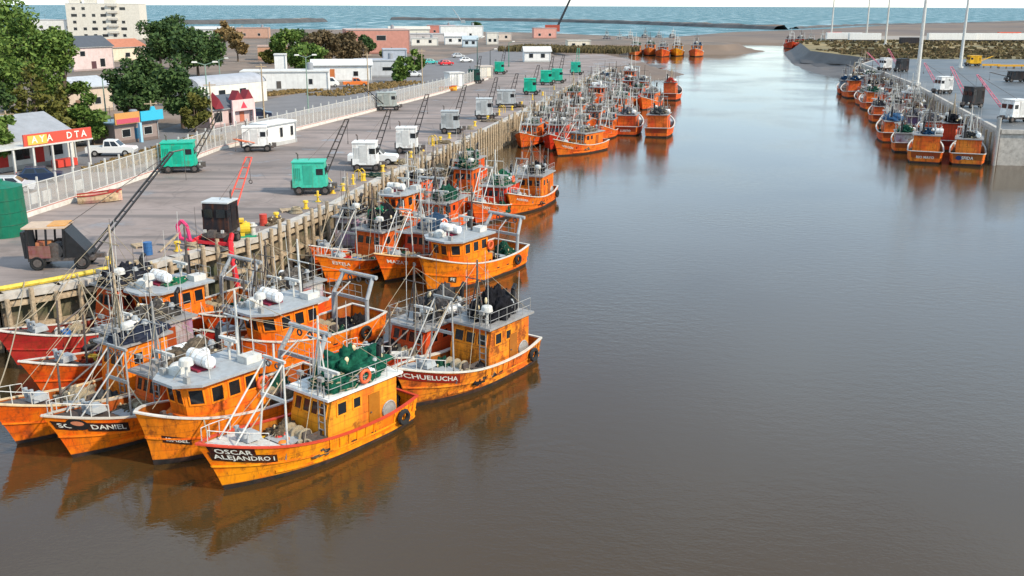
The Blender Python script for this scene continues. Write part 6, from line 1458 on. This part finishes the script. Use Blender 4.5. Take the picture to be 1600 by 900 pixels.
tufts('dry_scrub', 'brown dry scrub on the far right bank', [((112, 345), (420, 345), 30), ((125, 420), (560, 420), 50)], 2600, .9, 1.0, 'leaf_brown', 5, RZ-.1)
tufts('verge_grass', 'dry verge grass and weeds behind the fence', [(gp(150, 268, QZ), gp(330, 215, QZ), 2.0), (gp(500, 150, QZ), gp(640, 128, QZ), 4.0), (gp(400, 150, QZ), gp(500, 140, QZ), 2.5)], 1500, .45, .3, 'leaf_dry', 6, QZ-.06)

# ---------------------------------------------------------------- right bank things
def mast_light(px, py, h, label, z=RZ):
    x, y = gp(px, py, z); root = empty('light_mast', (x, y, z), 0, label, 'light mast', 'tall white light masts on the right bank')
    b = MB(); b.tube((0, 0, 0), (0, 0, h), .45, 10, .2); b.tube((0, 0, 0), (0, 0, .4), .8, 10); b.build('pole', 'white_paint', root)
    b = MB(); b.torus((0, 0, h), .9, .08, 'z', 14, 5); b.build('crown_ring', 'galv', root)
    for i in range(4): a = i*PI/2; b = MB(); b.box((math.cos(a)*1.0, math.sin(a)*1.0, h-.3), (.5, .5, .35), rz=a); b.build('floodlight', 'grey_paint', root)
for px, py, h, lab in ((1432, 132, 26, 'nearest tall white light mast among the boats of the right quay'), (1500, 106, 26, 'second tall white light mast on the right quay apron'), (1383, 70, 28, 'right one of two distant white light masts by the far road'), (1353, 62, 28, 'left one of two distant white light masts by the far road'), (1298, 62, 28, 'distant white light mast nearest the river bend')): mast_light(px, py, h, lab)
G_C = 'cranes on the right-hand quay'
PINK = (.62, .16, .22)
crane(1583, 190, 200, 'white and blue crane at the right quay corner', (.72, .71, .68), PINK, (128, 46, 7), (3.2, 2.3, 2.3), (.7, .7, .68), z=RZ, group=G_C)
crane(1518, 168, 200, 'black crane with pink boom in the middle of the right quay', (.03, .032, .035), PINK, (112, 50, 6.5), (2.4, 2.2, 2.5), z=RZ, group=G_C)
crane(1472, 146, 190, 'white crane with pink boom behind the right raft', (.72, .71, .68), PINK, (120, 50, 5.5), (2.6, 2.1, 2.3), z=RZ, group=G_C)
crane(1408, 112, 190, 'dark crane with white side near the far end of the right quay', (.03, .035, .04), PINK, (120, 50, 5.5), (2.5, 2.1, 2.4), z=RZ, group=G_C)
crane(1382, 110, 190, 'small white crane at the far end of the right quay', (.74, .73, .70), PINK, (140, 40, 5.0), (2.4, 2.1, 2.3), z=RZ, group=G_C)
crane(1588, 128, 180, 'low black loader with a long body at the right edge', (.02, .022, .025), (.03, .03, .03), (185, 12, 4.5), (3.8, 2.2, 1.5), z=RZ, group=G_C)
crane(1520, 103, 180, 'yellow loader at the edge of the scrub', (.75, .40, .02), (.7, .38, .02), (10, 20, 4.5), (3.2, 2.2, 2.0), z=RZ, group=G_C)
for i, (px, py, lab) in enumerate(((1548, 106, 'left piece of the yellow barrier along the scrub'), (1572, 107, 'middle piece of the yellow barrier along the scrub'), (1596, 107, 'right piece of the yellow barrier along the scrub'))):
    x, y = gp(px, py, RZ); root = empty('barrier', (x, y, RZ), R(-4), lab, 'barrier', 'yellow barrier pieces along the scrub')
    b = MB(); b.box((0, 0, .5), (4.6, .25, .5)); b.build('beam', 'plastic', root, color=(.72, .36, .03))
    for xx in (-1.8, 0, 1.8): b = MB(); b.box((xx, 0, 0), (.2, .3, .5)); b.build('foot', 'steel', root)
def trailer(px, py, L, label, col=WHITE, z=RZ):
    x, y = gp(px, py, z); root = empty('lorry_trailer', (x, y, z), R(rnd.uniform(-4, 4)), label, 'trailer', 'white trailers along the far road')
    b = MB(); b.box((0, 0, 1.1), (L, 2.6, 2.9)); b.build('box', 'clean_paint', root, color=col); b = MB(); b.box((0, 0, .7), (L*.96, 1.6, .4)); b.build('chassis', 'steel', root)
    for xx in (-L*.4, -L*.32, L*.36):
        for s_ in (-1, 1): add_wheel(root, (xx, s_*1.05, .5), .5, .3)
    return root
for px, py, L, lab in ((1318, 65, 16, 'white trailer nearest the river bend on the far road'), (1486, 66, 22, 'long white trailer left of the red container'), (1550, 66, 24, 'long white trailer right of the red container'), (1592, 66, 18, 'white trailer at the right edge of the far road'), (1350, 66, 14, 'second white trailer near the distant light masts')): trailer(px, py, L, lab)
for px, py, col, w, lab in ((1489, 61, (.6, .03, .05), 9, 'bright red container behind the long white trailers'), (1420, 68, (.03, .03, .035), 8, 'black container on the far road'), (1576, 58, (.7, .12, .06), 12, 'orange-red container stack behind the right trailers'), (1303, 58, (.55, .08, .06), 7, 'small red container near the river bend')):
    x, y = gp(px, py, RZ); root = empty('container', (x, y, RZ), R(5), lab, 'container', 'containers beyond the far road')
    b = MB(); b.box((0, 0, 0), (w, 2.5, 2.6)); b.build('shell', 'clean_paint', root, color=col)
    for k in range(int(w)): b = MB(); b.box((-w/2+.5+k, -1.27, .15), (.35, .08, 2.3)); b.build('rib', 'clean_paint', root, color=tuple(v*.85 for v in col))
rr_ = random.Random(12)
for i in range(9):
    b = MB(); b.ball((0, 0, 0), (1.3, 1.1, 1.0), 10, 7, .35, i); o = b.build('boulder', 'rock'); o.location = (c0[0] + 5.6 + .95*i, c0[1] - 2.4 + rr_.uniform(-1.4, .2), .3 + .7*(i % 4)); o.rotation_euler = (rr_.random(), rr_.random(), i)
    tag(o, f'{ORD[i]} dark wet boulder from the left at the foot of the right quay corner', 'boulder', 'boulders at the right quay corner')

# ---------------------------------------------------------------- mooring ropes
def rope(p, q, sag, label):
    p, q = Vector(p), Vector(q); pts = [p.lerp(q, t/10) - Vector((0, 0, sag*4*(t/10)*(1-t/10))) for t in range(11)]
    b = MB(); b.path(pts, .035, 5); tag(b.build('mooring_rope', 'rope'), label, 'rope', 'mooring ropes')
def qpt(px, py): return (*gp(px, py, QZ), QZ+.5)
def bpt(ref, t, side):
    root, K = BOATS[ref]; p = K.H.pt(t, K.H.sheer(t)); return world_of(root, (p.x, side*p.y, p.z+.05))
for a, ref, t, sd_, sg, lab in ((qpt(40, 452), 'the leftmost boat', .95, -1, .6, 'rope from the yellow kerb to the leftmost boat'), (qpt(118, 440), 'the quay-side wheelhouse boat', .97, 1, .5, 'rope from the yellow kerb to the quay-side wheelhouse boat'), (qpt(122, 440), 'the pale-roofed boat', .9, -1, 1.0, 'long slack rope from the quay to the pale-roofed boat'),
     (qpt(108, 441), 'the wall-side boat', .9, -1, .5, 'rope from the quay to the wall-side boat'), (qpt(278, 392), 'the small red boat', .8, -1, .4, 'rope from the second bollard to the small red boat'), (qpt(385, 365), 'the left middle boat', .96, -1, .7, 'rope from the third bollard to the left middle boat'), (qpt(497, 315), 'the left middle boat', .2, -1, .4, 'rope to the stern of the left middle boat'), (qpt(762, 188), 'the corner boat', .95, -1, .5, 'rope from the quay piles to the corner boat')):
    rope(a, bpt(ref, t, sd_), sg, lab)
for r1_, t1, s1, r2_, t2, s2, lab in (('the frontmost boat', .9, -1, 'the pale-roofed boat', .8, 1, 'rope tying the frontmost boat to the pale-roofed boat'), ('the medallion boat', .93, -1, 'the leftmost boat', .8, 1, 'rope between the medallion boat and the leftmost boat'), ('the left middle boat', .9, 1, 'the blue-covered boat', .9, -1, 'rope between the two left bows of the middle raft'), ('the corner boat', .93, 1, 'the dark red boat', .9, -1, 'rope between the corner boat and the dark red boat')):
    rope(bpt(r1_, t1, s1), bpt(r2_, t2, s2), .25, lab)

# ---------------------------------------------------------------- loose things on the quay
x, y = gp(384, 372, QZ); root = empty('pump_unit', (x, y, QZ), .3, 'yellow and white pump unit beside the red-legged crane', 'pump')
b = MB(); b.box((0, 0, .12), (1.5, .8, .1)); b.build('skid', 'clean_paint', root, color=(.02, .3, .16))
b = MB(); b.tube((-.35, 0, .75), (.35, 0, .75), .42, 14); b.box((-.3, 0, .22), (.5, .6, .3)); b.build('engine', 'plastic', root, color=(.75, .5, .03))
b = MB(); b.tube((.55, 0, .22), (.55, 0, 1.1), .2, 10); b.torus((.55, 0, .9), .28, .06, 'z', 12, 5); b.build('filter', 'white_paint', root)
b = MB(); b.tube((-.5, .2, .9), (-.5, .2, 1.6), .06, 6); b.box((-.4, 0, 1.25), (.7, .7, .2)); b.build('hood', 'plastic', root, color=(.78, .5, .02))
p = Vector((*gp(250, 395, QZ), QZ+.1)); b = MB(); b.bar(p, p + Vector((1.0, 1.1, 1.0)), .16, .1); tag(b.build('plank', 'timber'), 'brown plank leaning up from the quay edge behind the wheelhouse', 'plank')
for i, (px, py, lab) in enumerate(((510, 298, 'yellow hoop ladder head nearest the green crane'), (562, 282, 'yellow hoop ladder head below the white crane'), (676, 226, 'yellow hoop ladder head left of the pile row'), (784, 176, 'yellow hoop ladder head above the pile row'))):
    x, y = gp(px, py, QZ); root = empty('quay_ladder', (x, y, QZ), 1.0, lab, 'ladder', 'yellow ladder heads on the quay edge')
    for s_ in (-.28, .28):
        b = MB(); b.path([(s_, .35, 0), (s_, .35, .9), (s_, -.1, 1.15), (s_, -.45, .9), (s_, -.5, -3.2)], .045, 6); b.build('handrail', 'bollard_yellow', root)
    for k in range(9): b = MB(); b.tube((-.28, -.5, -.1-.36*k), (.28, -.5, -.1-.36*k), .03, 5); b.build('rung', 'bollard_yellow', root)

def drum_mesh():
    q = MB(); q.tube((0, 0, 0), (0, 0, .88), .29, 16)
    for zz in (.02, .3, .58, .86): q.torus((0, 0, zz), .29, .018, 'z', 16, 4)
    return q.mesh('oil_drum', 'plastic')
def pallet_mesh():
    q = MB()
    for k in range(6): q.box((-.5 + .2*k, 0, .12), (.13, 1.0, .03))
    for yy in (-.45, 0, .45): q.box((0, yy, 0), (1.15, .1, .12))
    return q.mesh('pallet', 'timber')
def coil_mesh():
    q = MB(); rr = random.Random(3)
    for k in range(7): q.torus((rr.uniform(-.06, .06), rr.uniform(-.06, .06), .05 + .07*k), .5 - .035*k + rr.uniform(-.03, .03), .05, 'z', 18, 5)
    return q.mesh('rope_coil', 'rope')
for i, (kind, px, py, col, lab) in enumerate((('drum', 232, 398, (.03, .12, .3), 'blue oil drum on the quay edge left of the plank'), ('drum', 412, 352, (.5, .05, .03), 'red oil drum on the quay edge right of the pump unit'), ('drum', 540, 292, (.35, .33, .3), 'grey oil drum near the ladder head by the green crane'), ('pallet', 448, 330, None, 'wooden pallet left of the green crane on the quay'), ('pallet', 610, 262, None, 'wooden pallet right of the white crane on the quay edge'), ('pallet', 220, 385, None, 'wooden pallet between the old crane and the plank'), ('coil', 300, 388, None, 'thick rope coil on the quay behind the red-legged crane'), ('coil', 463, 333, None, 'rope coil on the quay edge before the green crane'), ('coil', 655, 240, None, 'rope coil at the foot of the second white crane'), ('coil', 735, 202, None, 'rope coil beside the first pale grey crane'),
        ('net', 425, 348, (.10, .075, .05), 'brown net pile on the quay edge beyond the pump unit'), ('net', 585, 276, (.02, .05, .04), 'dark net pile on the quay edge below the white crane'), ('net', 625, 255, (.2, .17, .12), 'pale net pile on the quay edge between the white cranes'), ('net', 690, 224, (.14, .11, .07), 'tan net pile on the quay edge near the first grey crane'), ('net', 815, 167, (.12, .1, .08), 'brown net pile on the quay edge near the green cranes'), ('net', 765, 190, (.16, .13, .1), 'tan net pile on the quay edge above the pile row'))):
    x, y = gp(px, py, QZ)
    if kind == 'drum': o = link('oil_drum', cached('drum', drum_mesh), None, col); cat = 'drum'
    elif kind == 'pallet': o = link('pallet', cached('pallet', pallet_mesh)); cat = 'pallet'
    elif kind == 'coil': o = link('rope_coil', cached('coil', coil_mesh)); cat = 'rope'
    else: o = link('net_heap', cached(('heap', i % 5, 'net'), lambda i=i: heap_mesh(i % 5 + 1, 'net')), None, col); cat = 'net'; o.scale = (1.1, .8, .6)
    o.location = (x, y, QZ + .005); o.rotation_euler = (0, 0, i*1.7); tag(o, lab, cat, 'loose gear on the quay edge')
